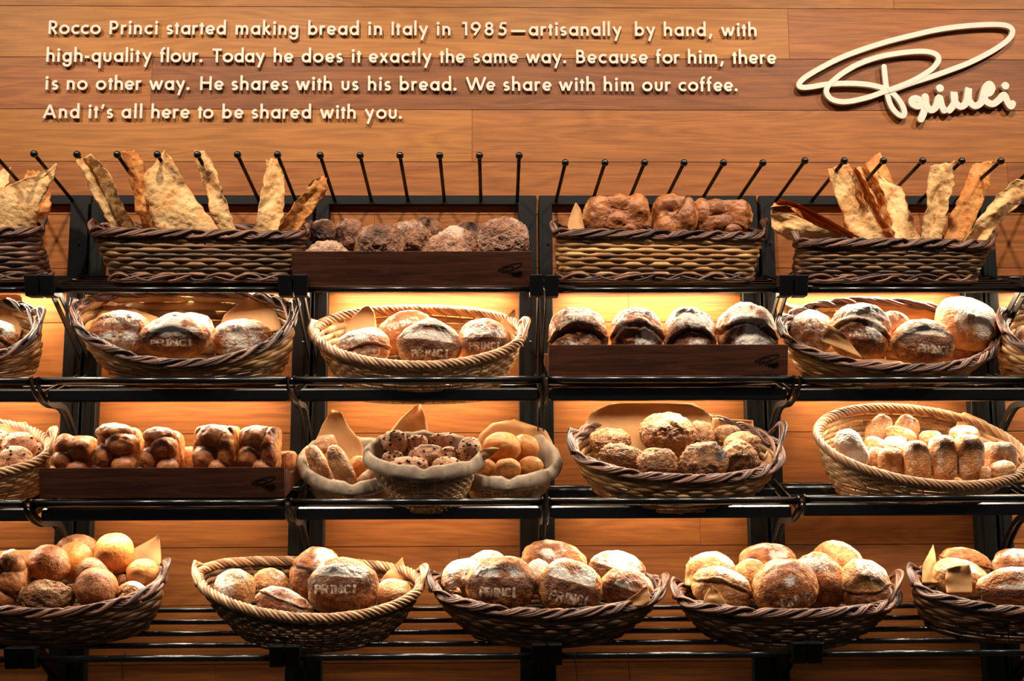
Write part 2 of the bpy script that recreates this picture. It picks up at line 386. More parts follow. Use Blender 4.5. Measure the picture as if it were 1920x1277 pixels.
# ------------------------------------------------------------------ shelves
def zat(y, d, x=700): return float(at(x, y, d)[2])
ROWN = ['top shelf', 'second shelf', 'third shelf', 'bottom shelf']
def flat_poly(b, pts, x0, x1, hw):
    """flat bar following (depth, z) points between x0 and x1, half height hw"""
    P = np.array([(-d, z) for d, z in pts]); T = np.gradient(P, axis=0); T /= np.linalg.norm(T, axis=1)[:, None]
    N = np.stack([-T[:, 1], T[:, 0]], 1)*hw; A, Bq = P+N, P-N; V = []
    for i in range(len(P)):
        for x, q in ((x0, A[i]), (x1, A[i]), (x1, Bq[i]), (x0, Bq[i])): V.append((x, q[0], q[1]))
    F = [(i*4+j, i*4+(j+1) % 4, i*4+4+(j+1) % 4, i*4+4+j) for i in range(len(P)-1) for j in range(4)]
    b.add(V, F, polys=[[3, 2, 1, 0], [(len(P)-1)*4+k for k in range(4)]])
def curve_pts(pts, n=6):
    P = np.array(pts, float); Q = np.vstack([2*P[0]-P[1], P, 2*P[-1]-P[-2]]); out = []
    for i in range(1, len(Q)-2):
        for t in np.linspace(0, 1, n, endpoint=False):
            a, b_, c, d = Q[i-1], Q[i], Q[i+1], Q[i+2]
            out.append(0.5*((2*b_)+(-a+c)*t+(2*a-5*b_+4*c-d)*t*t+(-a+3*b_-3*c+d)*t**3))
    out.append(P[-1]); return np.array(out)
dz_rear = zat(928, 0.18)-zat(962, 0.365)
STRIPZ = {}
for row in range(4):
    for mi in modules:
        xa, xb = 0.0346+0.8*mi, 0.0346+0.8*(mi+1); A, B_ = xa+0.012, xb-0.012
        # modules right of centre hang a touch lower on shelf three and higher beyond, as on the real wall
        dy = 0.0
        if row == 2 and mi >= 1: dy = -3
        if row == 1 and mi >= 1: dy = 2
        if row == 0 and mi >= 0: dy = 1
        zf = {0: zat(543+dy, 0.425), 1: zat(713+dy, 0.437), 2: zat(942+dy, 0.437), 3: zat(1232+dy, 0.425)}[row]
        sh = thing('wall_shelf', 'black tube shelf, %s, in the rack %s' % (ROWN[row], ordn[mi]), 'shelf', (xa+0.4, 0, zf-0.02), 'tube shelves on the wall racks')
        def tube_part(nm, d, z, rad, mat='rail', x0=A, x1=B_, sides=14):
            b = MB(); b.tube(np.array([(x0, -d, z), (x1, -d, z)]), rad, N=np.tile([0, 0, 1.0], (2, 1)), sides=sides); return b.build(nm, M[mat], sh)
        if row in (0, 3):
            tube_part('front_rail', 0.425, zf, 0.0100)
            if row == 0: rails = [(0.35, zf+0.022), (0.275, zf+0.044), (0.20, zf+0.066), (0.125, zf+0.088), (0.06, zf+0.107)]
            else: rails = [(0.34, zat(1208, 0.34)), (0.26, zat(1186, 0.26)), (0.18, zat(1164, 0.18)), (0.10, zat(1142, 0.10))]
            for d, z in rails: tube_part('rail', d, z, 0.0085)
            zb = rails[-1][1]; slope = (zb-zf)/(0.425-rails[-1][0])
            for x0, x1 in ((xa+0.006, xa+0.011), (xb-0.011, xb-0.006)):
                b = MB(); flat_poly(b, [(0.43, zf-0.002), (0.05, zf+0.375*slope)], x0, x1, 0.012); b.build('side_arm', M['black'], sh, smooth=False)
                b = MB(); flat_poly(b, [(0.33, zf+0.095*slope-0.01), (0.04, zf-0.17)], x0+0.004*(1 if x0 < xa+0.4 else -1), x1+0.004*(1 if x0 < xa+0.4 else -1), 0.011); b.build('brace', M['black'], sh, smooth=False)
            for x0, x1 in ((xa+0.003, xa+0.046), (xb-0.046, xb-0.003)):
                zc = zf+0.010 if row == 0 else zf+0.006
                b = MB(); b.box(x0, x1, -0.452, -0.405, zc-0.032, zc+0.032, bev=0.002); b.V = [v+np.stack([0*v[:, 0], -(v[:, 2]-zc)*0.30, 0*v[:, 0]], 1) for v in b.V]; b.build('end_clamp', M['post'], sh, smooth=False)
            if row == 0:
                zl_ = zat(534+dy, 0.065)
                b = MB(); b.box(xa+0.06, xb-0.08, -0.080, -0.050, zl_-0.002, zl_+0.012, bev=0.002); b.build('light_housing', M['black'], sh, smooth=False)
                STRIPZ[(0, mi)] = (0.065, zl_-0.004)
        else:
            tube_part('front_rail', 0.437, zf, 0.0118)
            zbar = zat((741 if row == 1 else 962)+dy, 0.365)
            b = MB(); b.box(A+0.004, B_-0.004, -0.385, -0.345, zbar-0.020, zbar+0.020, bev=0.005); b.build('front_bar', M['rail'], sh, smooth=False)
            zr = zbar+dz_rear
            b = MB(); b.box(A+0.004, B_-0.004, -0.195, -0.155, zr-0.018, zr+0.018, bev=0.005); b.build('light_housing', M['rail'], sh, smooth=False)
            for q in (0.30, 0.235):
                f = (0.365-q)/0.185; tube_part('rail', q, zbar+dz_rear*f, 0.0075)
            tube_part('rail', 0.07, zr+dz_rear*0.4, 0.0085)
            b = MB(); b.box(xa+0.06, xb-0.08, -0.100, -0.070, zr+0.006, zr+0.020, bev=0.002); b.build('light_strip_case', M['rail'], sh, smooth=False)
            STRIPZ[(row, mi)] = (0.085, zr+0.004)
            arm = [(0.450, zat(705, 0.450)), (0.437, zat(724, 0.437)), (0.395, zat(742, 0.395)), (0.32, zat(757, 0.32)), (0.22, zat(763, 0.22)), (0.15, zat(790, 0.15)), (0.09, zat(825, 0.09)), (0.048, zat(870, 0.048))]
            o_ = zf-zat(713, 0.437); pts = curve_pts([(d, z+o_) for d, z in arm])
            for x0, x1 in ((xa+0.008, xa+0.012), (xb-0.012, xb-0.008)):
                b = MB(); flat_poly(b, pts, x0, x1, 0.0095); b.build('hooked_arm', M['black'], sh, smooth=False)
            for x0 in (A, B_-0.006):
                b = MB(); flat_poly(b, [(0.365, zbar), (0.05, zbar+dz_rear*1.65)], x0, x0+0.006, 0.009); b.build('side_arm', M['black'], sh, smooth=False)
        if row < 3 and -3 <= mi <= 2:
            d, z = STRIPZ[(row, mi)]
            zb_ = zf+0.036 if row == 0 else zbar+dz_rear*0.45-0.014
            ld = bpy.data.lights.new('bread_light', 'AREA'); ld.shape = 'RECTANGLE'; ld.size = 0.62; ld.size_y = 0.012
            ld.energy = BREAD_W[row]; ld.color = BREAD_C; ld.spread = math.radians(150)
            lo = bpy.data.objects.new('bread_light', ld); COL.objects.link(lo); lo.location = (xa+0.39, -0.275, zb_); lo.rotation_euler = (math.radians(-10), 0, 0)
            ld = bpy.data.lights.new('shelf_light', 'AREA'); ld.shape = 'RECTANGLE'; ld.size = 0.60; ld.size_y = 0.018
            ld.energy = STRIP_W[row]*(0.04 if (row == 2 and mi == 1) else 1.0); ld.color = STRIP_C
            lo = bpy.data.objects.new('shelf_light', ld); COL.objects.link(lo); lo.location = (xa+0.385, -d, z-0.001)
            lo.rotation_euler = (math.radians(-10), 0, 0)
# cables hanging from the bottom rail
for i, (x, y1) in enumerate([(229, 1277), (1177, 1277), (1078, 1277)]):
    p = at(x, 1232, 0.437); b = MB()
    P = [(p[0]+0.004, -0.420, p[2]-0.006), (p[0]+0.004, -0.424, p[2]+0.011), (p[0]+0.002, -0.436, p[2]+0.010), (p[0], -0.440, p[2]-0.01), (p[0]+0.004, -0.438, p[2]-0.05), (p[0]+0.010, -0.434, p[2]-0.16)]
    b.tube(curve_pts(P), 0.0012, sides=6)
    tag(b.build('hanging_wire', M['black'], loc=p), ['thin black wire hooked on the bottom front rail, left, below the roll basket', 'thin black wire hooked over bottom front rail, right one of the pair at centre', 'thin black wire hooked over bottom front rail, left one of the pair at centre'][i], 'wire')

# ------------------------------------------------------------------ lettering
def arc(cx, cy, rx, ry, a0, a1, n=22):
    t = np.radians(np.linspace(a0, a1, n)); return list(zip(cx+rx*np.cos(t), cy+ry*np.sin(t)))
H = 2.15; X = 18.6; AS = 29.0; CAP = 26.6
bowl = lambda cx: arc(cx, 9.3, 6.6, 7.2, 0, 360, 30)[:-1]
def arch(x0, x1, top): # shoulder from stem x0 to stem x1
    c = (x0+x1)/2; r = (x1-x0)/2
    return [(x0, 9.5)]+arc(c, top-H-r*1.05, r, r*1.05, 180, 0, 14)+[(x1, 0)]
G = {}
def g(ch, w_, *st): G[ch] = (w_, st)
O = 'loop'; D = 'dot'
g('o', 19.6, (O, arc(9.8, 9.3, 7.6, 7.3, 0, 360, 34)[:-1]))
g('a', 17.6, (O, bowl(8.8)), [(15.4, 0), (15.4, X)])
g('d', 17.6, (O, bowl(8.8)), [(15.4, 0), (15.4, AS)])
g('q', 17.6, (O, bowl(8.8)), [(15.4, -12.5), (15.4, X)])
g('b', 17.6, (O, bowl(8.8)), [(2.2, 0), (2.2, AS)])
g('g', 17.6, (O, bowl(8.8)), [(15.4, X), (15.4, -1)]+arc(9.0, -1, 6.4, 6.2, 0, -172, 14))
g('c', 15.0, arc(9.4, 9.3, 7.2, 7.2, 48, 312))
g('e', 16.6, [(2.2, 8.9), (14.6, 8.9)], arc(8.5, 9.3, 6.5, 7.2, -3, 322, 26))
g('h', 15.6, [(2.2, 0), (2.2, AS)], arch(2.2, 13.4, X))
g('n', 15.0, [(2.2, 0), (2.2, X)], arch(2.2, 12.8, X))
g('m', 24.0, [(2.2, 0), (2.2, X)], arch(2.2, 12.0, X), arch(12.0, 21.8, X))
g('u', 15.0, [(2.2, X), (2.2, 7.5)]+arc(7.5, 7.6, 5.3, 5.5, 180, 360, 14)+[(12.8, X)])
g('i', 5.4, [(2.7, 0), (2.7, X)], (D, (2.7, 23.6), 2.9))
g('l', 4.4, [(2.2, 0), (2.2, AS)])
g('I', 4.4, [(2.2, 0), (2.2, CAP)])
g('r', 10.0, [(2.2, 0), (2.2, X)], [(2.2, 9)]+arc(7.6, 10.6, 5.4, 5.9, 176, 62, 9))
g('s', 11.6, arc(6.0, 12.6, 3.9, 3.85, 35, 250, 14)+arc(5.6, 5.6, 4.2, 3.6, 75, -150, 16))
g('t', 8.2, [(4.1, 0), (4.1, 23.0)], [(0, 17.0), (8.2, 17.0)])
g('f', 9.6, [(3.8, 0), (3.8, 23.0)]+arc(8.4, 22.6, 4.6, 4.5, 178, 78, 8), [(0, 17.0), (8.6, 17.0)])
g('k', 14.4, [(2.2, 0), (2.2, AS)], [(12.4, X), (3.0, 9.6)], [(4.6, 11.0), (13.4, 0)])
g('x', 15.0, [(1.6, 0), (13.4, X)], [(1.6, X), (13.4, 0)])
g('y', 17.4, [(1.8, X), (9.2, 4.6)], [(15.6, X), (5.6, -9.8)])
g('w', 26.0, [(1.8, X), (7.8, 0.8)], [(7.8, 0.8), (13.0, X-1.5)], [(13.0, X-1.5), (18.2, 0.8)], [(18.2, 0.8), (24.2, X)])
g('R', 16.8, [(2.2, 0), (2.2, CAP)], [(2.2, CAP-H), (7.4, CAP-H)]+arc(7.6, 18.2, 6.2, 6.25, 90, -90, 14)+[(2.2, 11.9)], [(7.0, 12.0), (14.8, 0)])
g('P', 16.4, [(2.2, 0), (2.2, CAP)], [(2.2, CAP-H), (7.4, CAP-H)]+arc(7.6, 17.8, 6.6, 6.65, 90, -90, 14)+[(2.2, 11.15)])
g('B', 17.0, [(2.2, 0), (2.2, CAP)], [(2.2, CAP-H), (7.0, CAP-H)]+arc(7.4, 19.3, 5.2, 5.15, 90, -90, 12)+[(2.2, 14.1)], [(2.2, 14.1), (7.8, 14.1)]+arc(8.4, 8.1, 6.3, 5.95, 90, -90, 12)+[(2.2, H)])
g('T', 17.0, [(8.5, 0), (8.5, CAP)], [(0, CAP-H), (17.0, CAP-H)])
g('H', 21.4, [(2.2, 0), (2.2, CAP)], [(19.2, 0), (19.2, CAP)], [(2.2, 14.2), (19.2, 14.2)])
g('A', 24.6, [(1.8, 0), (12.3, CAP-0.6)], [(12.3, CAP-0.6), (22.8, 0)], [(6.0, 8.2), (18.6, 8.2)])
g('W', 38.0, [(1.8, CAP), (11.0, 1.0)], [(11.0, 1.0), (19.0, CAP-1.0)], [(19.0, CAP-1.0), (27.0, 1.0)], [(27.0, 1.0), (36.2, CAP)])
g('1', 9.4, [(7.2, 0), (7.2, CAP)], [(0, CAP-H), (7.2, CAP-H)])
g('9', 19.0, (O, arc(9.4, 17.9, 7.3, 6.9, 0, 360, 30)[:-1]), [(15.6, 14.4), (6.6, 0.4)])
g('8', 17.4, (O, arc(8.7, 19.4, 5.5, 5.1, 0, 360, 26)[:-1]), (O, arc(8.7, 8.0, 6.4, 5.95, 0, 360, 28)[:-1]))
g('5', 18.0, [(17.0, CAP-H), (8.0, CAP-H), (5.0, 14.0)], [(5.0, 14.2)]+arc(8.4, 8.6, 7.0, 6.7, 112, -145, 20))
g('-', 8.0, [(0, 9.6), (8, 9.6)])
g('_', 27.0, [(0, 9.0), (27, 9.0)])
g('.', 6.0, (D, (3, 2.9), 3.0))
g(',', 7.4, [(5.6, 4.6), (2.0, -5.2)])
g("'", 6.6, [(5.0, 27.0), (2.0, 18.5)])
LINES = [
 ("Rocco:91:189 Princi:205.3:296 started:312.4:423.7 making:441.6:559.5 bread:577.7:672.9 in:690.4:716.3 Italy:734.1:802.5 in:818.7:844.4 1985:866.7:950.5 _:958.4:985.7 artisanally:991.5:1165.4 by:1190.4:1228.3 hand,:1244.6:1335.2 with:1351.9:1418.5", 64.2, 'first'),
 ("high-quality:86.8:284.2 flour.:299.7:379.9 Today:398.1:496.6 he:513:549.5 does:565.5:642.4 it:659.4:677.1 exactly:691.7:809.3 the:824.4:871.6 same:888:971.5 way.:986.4:1061.7 Because:1080.5:1214.4 for:1230:1273.8 him,:1290:1356.7 there:1373.3:1455", 116.2, 'second'),
 ("is:84.9:108.8 no:125:164.2 other:179.4:264.7 way.:279.6:355.6 He:375.3:418.8 shares:434.3:540 with:554.9:622.4 us:640.2:672 his:689.8:732.7 bread.:749.5:856.1 We:873.6:928.3 share:943.8:1033.8 with:1048:1115 him:1132:1188.3 our:1204:1257 coffee.:1272:1383", 168.6, 'third'),
 ("And:80.4:148.7 it's:165.7:211.8 all:227.7:266.5 here:283.6:355.3 to:370.8:400.3 be:416.8:456.1 shared:472:583.2 with:600.1:667 you.:684:753.7", 221.9, 'fourth')]
def glyph_mesh(ch, ox, oz, k, y0, y1, sx=1.0):
    b = MB()
    for st in G[ch][1]:
        if st[0] == O: b.ribbon([(ox+p[0]*k*sx, oz+p[1]*k) for p in st[1]], H*k, y0, y1, closed=True)
        elif st[0] == D: b.disc((ox+st[1][0]*k, oz+st[1][1]*k), st[2]*k, y0, y1)
        else:
            P = np.array([(ox+p[0]*k*sx, oz+p[1]*k) for p in st])
            if len(P) == 2: P = np.linspace(P[0], P[1], 3)
            b.ribbon(P, H*k, y0, y1)
    return b
for words, y, nm in LINES:
    z = float(at(85, y, 0.012)[2]); x0 = float(at(85, y, 0.012)[0])
    txt = ' '.join(w_.split(':')[0] for w_ in words.split()).replace('1985 _ art', '1985—art')
    r = thing('raised_lettering', nm+' line of raised cream lettering on the plank wall', 'lettering', (x0, 0, z), 'lines of wall text')
    for w_ in words.split():
        word, xl, xr = w_.split(':'); yl = y
        pl, pr = at(float(xl), y, 0.012), at(float(xr), y, 0.012); k = mpp(800, y, 0.012); W = pr[0]-pl[0]
        nat = sum(G[c][0] for c in word)*k; gap = (W-nat)/max(1, len(word)-1) if len(word) > 1 else 0
        x = pl[0]
        for c in word:
            glyph_mesh(c, x, z, k, -0.014, -0.0055).build('letter', M['letter'], r, smooth=False); x += G[c][0]*k+gap
# ------------------------------------------------------------------ signature logo
BIG = [(770,420),(778,500),(788,580),(800,660),(830,745),(880,805),(925,822),(936,785),(910,720),(860,655),(800,610),(740,588),(650,568),(540,558),(400,558),(290,566),(190,583),(110,590),(75,575),(100,528),(200,460),(400,355),(600,278),(800,215),(1000,165),(1200,120),(1400,92),(1600,78),(1740,80),(1805,105),(1817,145),(1790,192),(1720,250),(1600,322),(1450,395),(1300,452),(1150,505),(1000,552),(860,602),(780,622),(650,668),(500,703),(400,706),(330,680),(298,630),(310,580),(360,530),(430,475),(550,405),(700,350),(850,318),(1000,300),(1120,300),(1195,325),(1212,370),(1170,430),(1090,488),(1000,538),(900,580),(800,617)]
SM = [[(1062,692),(1030,680),(1000,690),(1002,722),(1040,742),(1080,730),(1100,690),(1108,668)], [(1104,665),(1100,740),(1092,800),(1070,850)], [(1106,670),(1114,735),(1148,775),(1190,752),(1218,672),(1238,740),(1258,778)], [(1300,778),(1335,735),(1345,690),(1338,632),(1345,705),(1390,748),(1438,715),(1458,602),(1458,690),(1505,742),(1560,715),(1580,640),(1600,585),(1630,566),(1648,600),(1625,640),(1590,640)], [(1580,650),(1600,705),(1655,727),(1710,690),(1745,655),(1775,715),(1800,748),(1815,725)]]
def logo_b(fx, hwb, hws, y0, y1, stag=0.004):
    bb = MB(); bb.ribbon(curve_pts([fx(p) for p in BIG], 8), hwb, y0, y1, stag=stag)
    bb.disc(fx(BIG[0]), hwb, y0, y1)
    bs = MB()
    for s in SM:
        P = curve_pts([fx(p) for p in s], 8); bs.ribbon(P, hws, y0, y1, stag=stag*0.3); bs.disc(P[0], hws, y0, y1); bs.disc(P[-1], hws, y0, y1)
    for dd in ((1222, 600), (1755, 580)): bs.disc(fx(dd), hws*1.15, y0, y1)
    return bb, bs
k = mpp(1700, 140, 0.015)
def fx(p): q = at(1480+p[0]/4.364, 30+p[1]/4.364, 0.015); return (float(q[0]), float(q[2]))
r = thing('signature_sign', 'large raised cream handwritten signature sign at the upper right of the plank wall', 'sign', at(1700, 140, 0.0))
bb, bs = logo_b(fx, 4.9*k, 6.3*k, -0.022, -0.010)
bb.build('looped_initial', M['letter'], r, smooth=False); bs.build('script_letters', M['letter'], r, smooth=False)

# ------------------------------------------------------------------ wooden trays
def tray(xl, xr, yt, yb, d, lx, ly, label, tl=0.2, lift=0.0):
    A, B_ = at(xl, yt, d), at(xr, yt, d); Z = at(xl, yb, d)
    x0, x1, z1, z0 = A[0], B_[0], A[2], Z[2]; th = 0.012
    t = thing('wooden_tray', label, 'tray', ((x0+x1)/2, -d, z0), 'walnut bread trays')
    b = MB(); b.box(x0, x1, -d, -d+th, z0, z1, bev=0.001)
    lean = lambda V: V+np.stack([0*V[:, 0], -(V[:, 2]-z0)*tl, 0*V[:, 0]], 1)
    b.V = [lean(v) for v in b.V]; fp = b.build('front_panel', M['walnut'], t, smooth=False)
    s = 0.22; dd = d-0.07
    for xx in (x0, x1-th):
        b = MB(); V = [(xx+i*th, y, z) for i in (0, 1) for y, z in ((-d+th, z0+0.001), (-0.07, z0+dd*s), (-0.07, z0+dd*s+0.035), (-d+0.10, z1-0.018), (-d+th, z1-0.001))]
        b.add(V, [(i, (i+1) % 5, 5+(i+1) % 5, 5+i) for i in range(5)], polys=[[4, 3, 2, 1, 0], [5, 6, 7, 8, 9]]); b.build('side_panel', M['walnut'], t, smooth=False)
    b = MB(); V = [(x, y, z+q+lift) for q in (0, 0.008) for x, y, z in ((x0+th, -d+th, z0), (x1-th, -d+th, z0), (x1-th, -0.07, z0+dd*s), (x0+th, -0.07, z0+dd*s))]
    b.add(V, [(3, 2, 1, 0), (4, 5, 6, 7), (0, 1, 5, 4), (1, 2, 6, 5), (2, 3, 7, 6), (3, 0, 4, 7)]); b.build('base_board', M['walnut'], t, smooth=False)
    b = MB(); b.box(x0+th, x1-th, -0.07-th, -0.07, z0+dd*s, z0+dd*s+0.035); b.build('back_panel', M['walnut'], t, smooth=False)
    def fx2(p):
        q = at(lx+p[0]/4.364*0.112, ly+p[1]/4.364*0.112, d); return (float(q[0]), float(q[2]))
    k = mpp(lx, ly, d); bb, bs = logo_b(fx2, 0.60*k, 0.42*k, -d-0.0002, -d+0.001, 0.0001)
    n = bb.n
    bb.F4 += [f+n for f in bs.F4]; bb.P += [[i+n for i in p] for p in bs.P]; bb.V += bs.V; bb.V = [lean(np.asarray(v)) for v in bb.V]; bb.A += bs.A; bb.n += bs.n
    bb.build('engraved_signature', M['groove'], fp, smooth=False)
    return t
tray(549.5, 997, 475, 536, 0.405, 932, 494, 'dark walnut tray of craggy round loaves on the top shelf', 0.30)
tray(1028.5, 1475, 648, 704, 0.415, 1412, 664, 'reddish walnut tray with four big floury loaves on the second shelf')
tray(77, 535, 878, 935, 0.415, 471, 892, 'walnut tray of plaited brioche loaves on the third shelf, left', lift=0.028)
# ------------------------------------------------------------------ bread
import bmesh
ICO = {}
def ico(n):
    if n not in ICO:
        bm = bmesh.new(); bmesh.ops.create_icosphere(bm, subdivisions=n, radius=1.0)
        V = np.array([v.co[:] for v in bm.verts]); V /= np.linalg.norm(V, axis=1)[:, None]
        F = np.array([[v.index for v in f.verts] for f in bm.faces]); bm.free(); ICO[n] = (V, F)
    return ICO[n]
def fr0(y): return smooth01((0.25-y)/0.4)
def shape_r(Dv, S):
    x, y, z = Dv[:, 0], Dv[:, 1], Dv[:, 2]; sd = S['seed']*3.7
    p = S.get('p', 2.2); r = (np.abs(x)**p+np.abs(y)**p+np.abs(z)**p)**(-1/p)
    if S.get('blobs'):
        R = [r*S.get('core', 0.78)]
        for c, s in S['blobs']:
            c = np.array(c, float); s = np.broadcast_to(np.array(s, float), (3,))
            A = ((Dv/s)**2).sum(1); Bq = -2*((Dv/s)*(c/s)).sum(1); Cq = ((c/s)**2).sum()-1
            disc = Bq*Bq-4*A*Cq; R.append(np.where(disc > 0, (-Bq+np.sqrt(np.maximum(disc, 0)))/(2*A), 0.0))
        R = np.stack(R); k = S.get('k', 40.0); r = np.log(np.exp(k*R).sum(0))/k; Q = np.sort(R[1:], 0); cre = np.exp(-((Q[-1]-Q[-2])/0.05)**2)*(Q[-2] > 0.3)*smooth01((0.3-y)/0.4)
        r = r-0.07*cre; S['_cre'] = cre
    q = 1+S.get('amp', 0.05)*fbm(Dv*1.7+sd, S['seed'], 2)+S.get('mid', 0.02)*fbm(Dv*5.5+sd, S['seed']+5, 2)
    if S.get('fine'): q = q+S['fine']*fbm(Dv*14+sd, S['seed']+9, 2)
    if S.get('slash'):
        z0, c, sl, dep = S['slash']; s = z-(z0+c*x*x+sl*x)+0.09*vnoise(Dv*3+sd, 3)
        fr = smooth01((0.25-y)/0.4)
        q = q+fr*(-dep*np.exp(-((s+0.03)/0.055)**2)+0.45*dep*np.exp(-((s-0.10)/0.06)**2))
    if S.get('hollow'):
        hx, hz, rx, rz, dep = S['hollow']; wn = vnoise(Dv*3.1+sd, 11)*0.22; xx = (x-hx+wn*0.6)/rx; zz = (z-hz+0.5*x*x+wn)/rz
        m_ = np.exp(-(xx**2+zz**2)**2)*fr0(y); q = q-dep*m_+0.05*np.exp(-(xx**2+(zz-1.5)**2*1.5))*fr0(y)+0.03*m_*vnoise(Dv*12+sd, 12)
        S['_hol'] = m_
    if S.get('point'):  # peaked top
        q = q+S['point']*np.exp(-((x-S.get('px', 0))/0.35)**2)*smooth01(z)*1.0
    return r*q
KINDS = {
 'pag': dict(mat='pagnotta', p=2.0, amp=0.06, mid=0.028, fine=0.006, fl=0.12, top=0.22, dk=0.45),
 'palepag': dict(mat='pale', p=2.05, amp=0.07, mid=0.022, fine=0.006, fl=0.16, top=0.34, dk=0.25),
 'ear': dict(mat='pagnotta', p=2.2, amp=0.06, mid=0.03, fine=0.012, fl=0.22, top=0.42, dk=0.5, slash=(0.12, -0.5, 0.0, 0.08), hollow=(0, .05, .55, .24, .14)),
 'walnut': dict(mat='walnutb', p=2.2, amp=0.10, mid=0.055, fine=0.030, fl=0.30, top=0.15, dk=0.45, t=0.8),
 'raisin': dict(mat='raisin', p=2.2, amp=0.10, mid=0.05, fine=0.028, fl=0.28, top=0.25, dk=0.40, t=0.8),
 'choc': dict(mat='chocb', p=2.3, amp=0.07, mid=0.035, fine=0.015, fl=0.36, top=0.2, dk=0.06, t=0.9, chips=14),
 'golden': dict(mat='golden', p=2.1, amp=0.045, mid=0.012, fine=0.005, fl=0.30, top=0.25, dk=0.1, t=0.85),
 'brown': dict(mat='brownroll', p=2.1, amp=0.05, mid=0.014, fine=0.007, fl=0.36, top=0.1, dk=0.35, t=0.85),
 'cia': dict(mat='pale', p=2.6, amp=0.07, mid=0.02, fine=0.008, fl=0.24, top=0.16, dk=0.22, t=0.8, slash=(0.0, 0.0, 0.0, 0.0)),
 'brioche': dict(mat='brioche', p=2.4, amp=0.04, mid=0.03, fine=0.010, fl=0.15, top=0.3, dk=0.25, t=1.0, core=0.74),
}
NB = [0]
CLET = {'P': [[(0, 0), (0, 1)], [(0, 1), (.35, 1), (.5, .88), (.5, .62), (.35, .5), (0, .5)], [(-.12, 0), (.14, 0)], [(-.12, 1), (0, 1)]],
 'R': [[(0, 0), (0, 1)], [(0, 1), (.35, 1), (.5, .88), (.5, .64), (.35, .52), (0, .52)], [(.25, .5), (.55, 0)], [(-.12, 0), (.14, 0)], [(-.12, 1), (0, 1)]],
 'I': [[(.2, 0), (.2, 1)], [(.04, 0), (.36, 0)], [(.04, 1), (.36, 1)]],
 'N': [[(0, 0), (0, 1)], [(0, 1), (.55, 0)], [(.55, 0), (.55, 1)], [(-.12, 0), (.12, 0)], [(.43, 1), (.67, 1)], [(-.12, 1), (0, 1)]],
 'C': [[(.55, .8), (.4, 1), (.18, 1), (0, .8), (0, .2), (.18, 0), (.4, 0), (.55, .2)]]}
def stamp_mesh(S, sc, u0, u1, vc, hh, sl, curv):
    b = MB(); word = 'PRINCI'; adv = {'P': .68, 'R': .76, 'I': .52, 'N': .86, 'C': .74}; tot = sum(adv[c] for c in word); x = 0.0
    kx = (u1-u0)/tot
    def proj(u, v, k):
        n = np.sqrt(np.maximum(1-u*u-v*v, 0.02)); Dv = np.stack([u, -n, v], 1); Dv /= np.linalg.norm(Dv, axis=1)[:, None]
        return Dv*(shape_r(Dv, S)*k)[:, None]*sc
    for c in word:
        for st in CLET[c]:
            P = np.array(st, float)
            Q = [P[0]]
            for a, e in zip(P[:-1], P[1:]):
                n = max(2, int(np.linalg.norm(e-a)/0.12))
                for t in np.linspace(0, 1, n+1)[1:]: Q.append(a+(e-a)*t)
            Q = np.array(Q); U = u0+(x+Q[:, 0]+0.12)*kx; Vv = vc+(Q[:, 1]-0.5)*hh
            T = np.stack([np.gradient(U), np.gradient(Vv)], 1); T /= np.linalg.norm(T, axis=1)[:, None]+1e-9; N = np.stack([-T[:, 1], T[:, 0]], 1)
            w_ = 0.044*(1+0.35*vnoise(np.stack([U*9, Vv*9, Vv*0+S['seed']], 1), 4))
            out = []
            for s_ in (-1, 0, 1):
                u, v = U+N[:, 0]*w_*s_, Vv+N[:, 1]*w_*s_; v = v+sl*u+curv*u*u
                out.append(proj(u, v, 1.012 if s_ == 0 else 0.998))
            Vx = np.stack(out, 1).reshape(-1, 3); n = len(U)
            F = [(i*3+j, i*3+3+j, i*3+4+j, i*3+1+j) for i in range(n-1) for j in (0, 1)]
            b.add(Vx, F)
        x += adv[c]
    return b
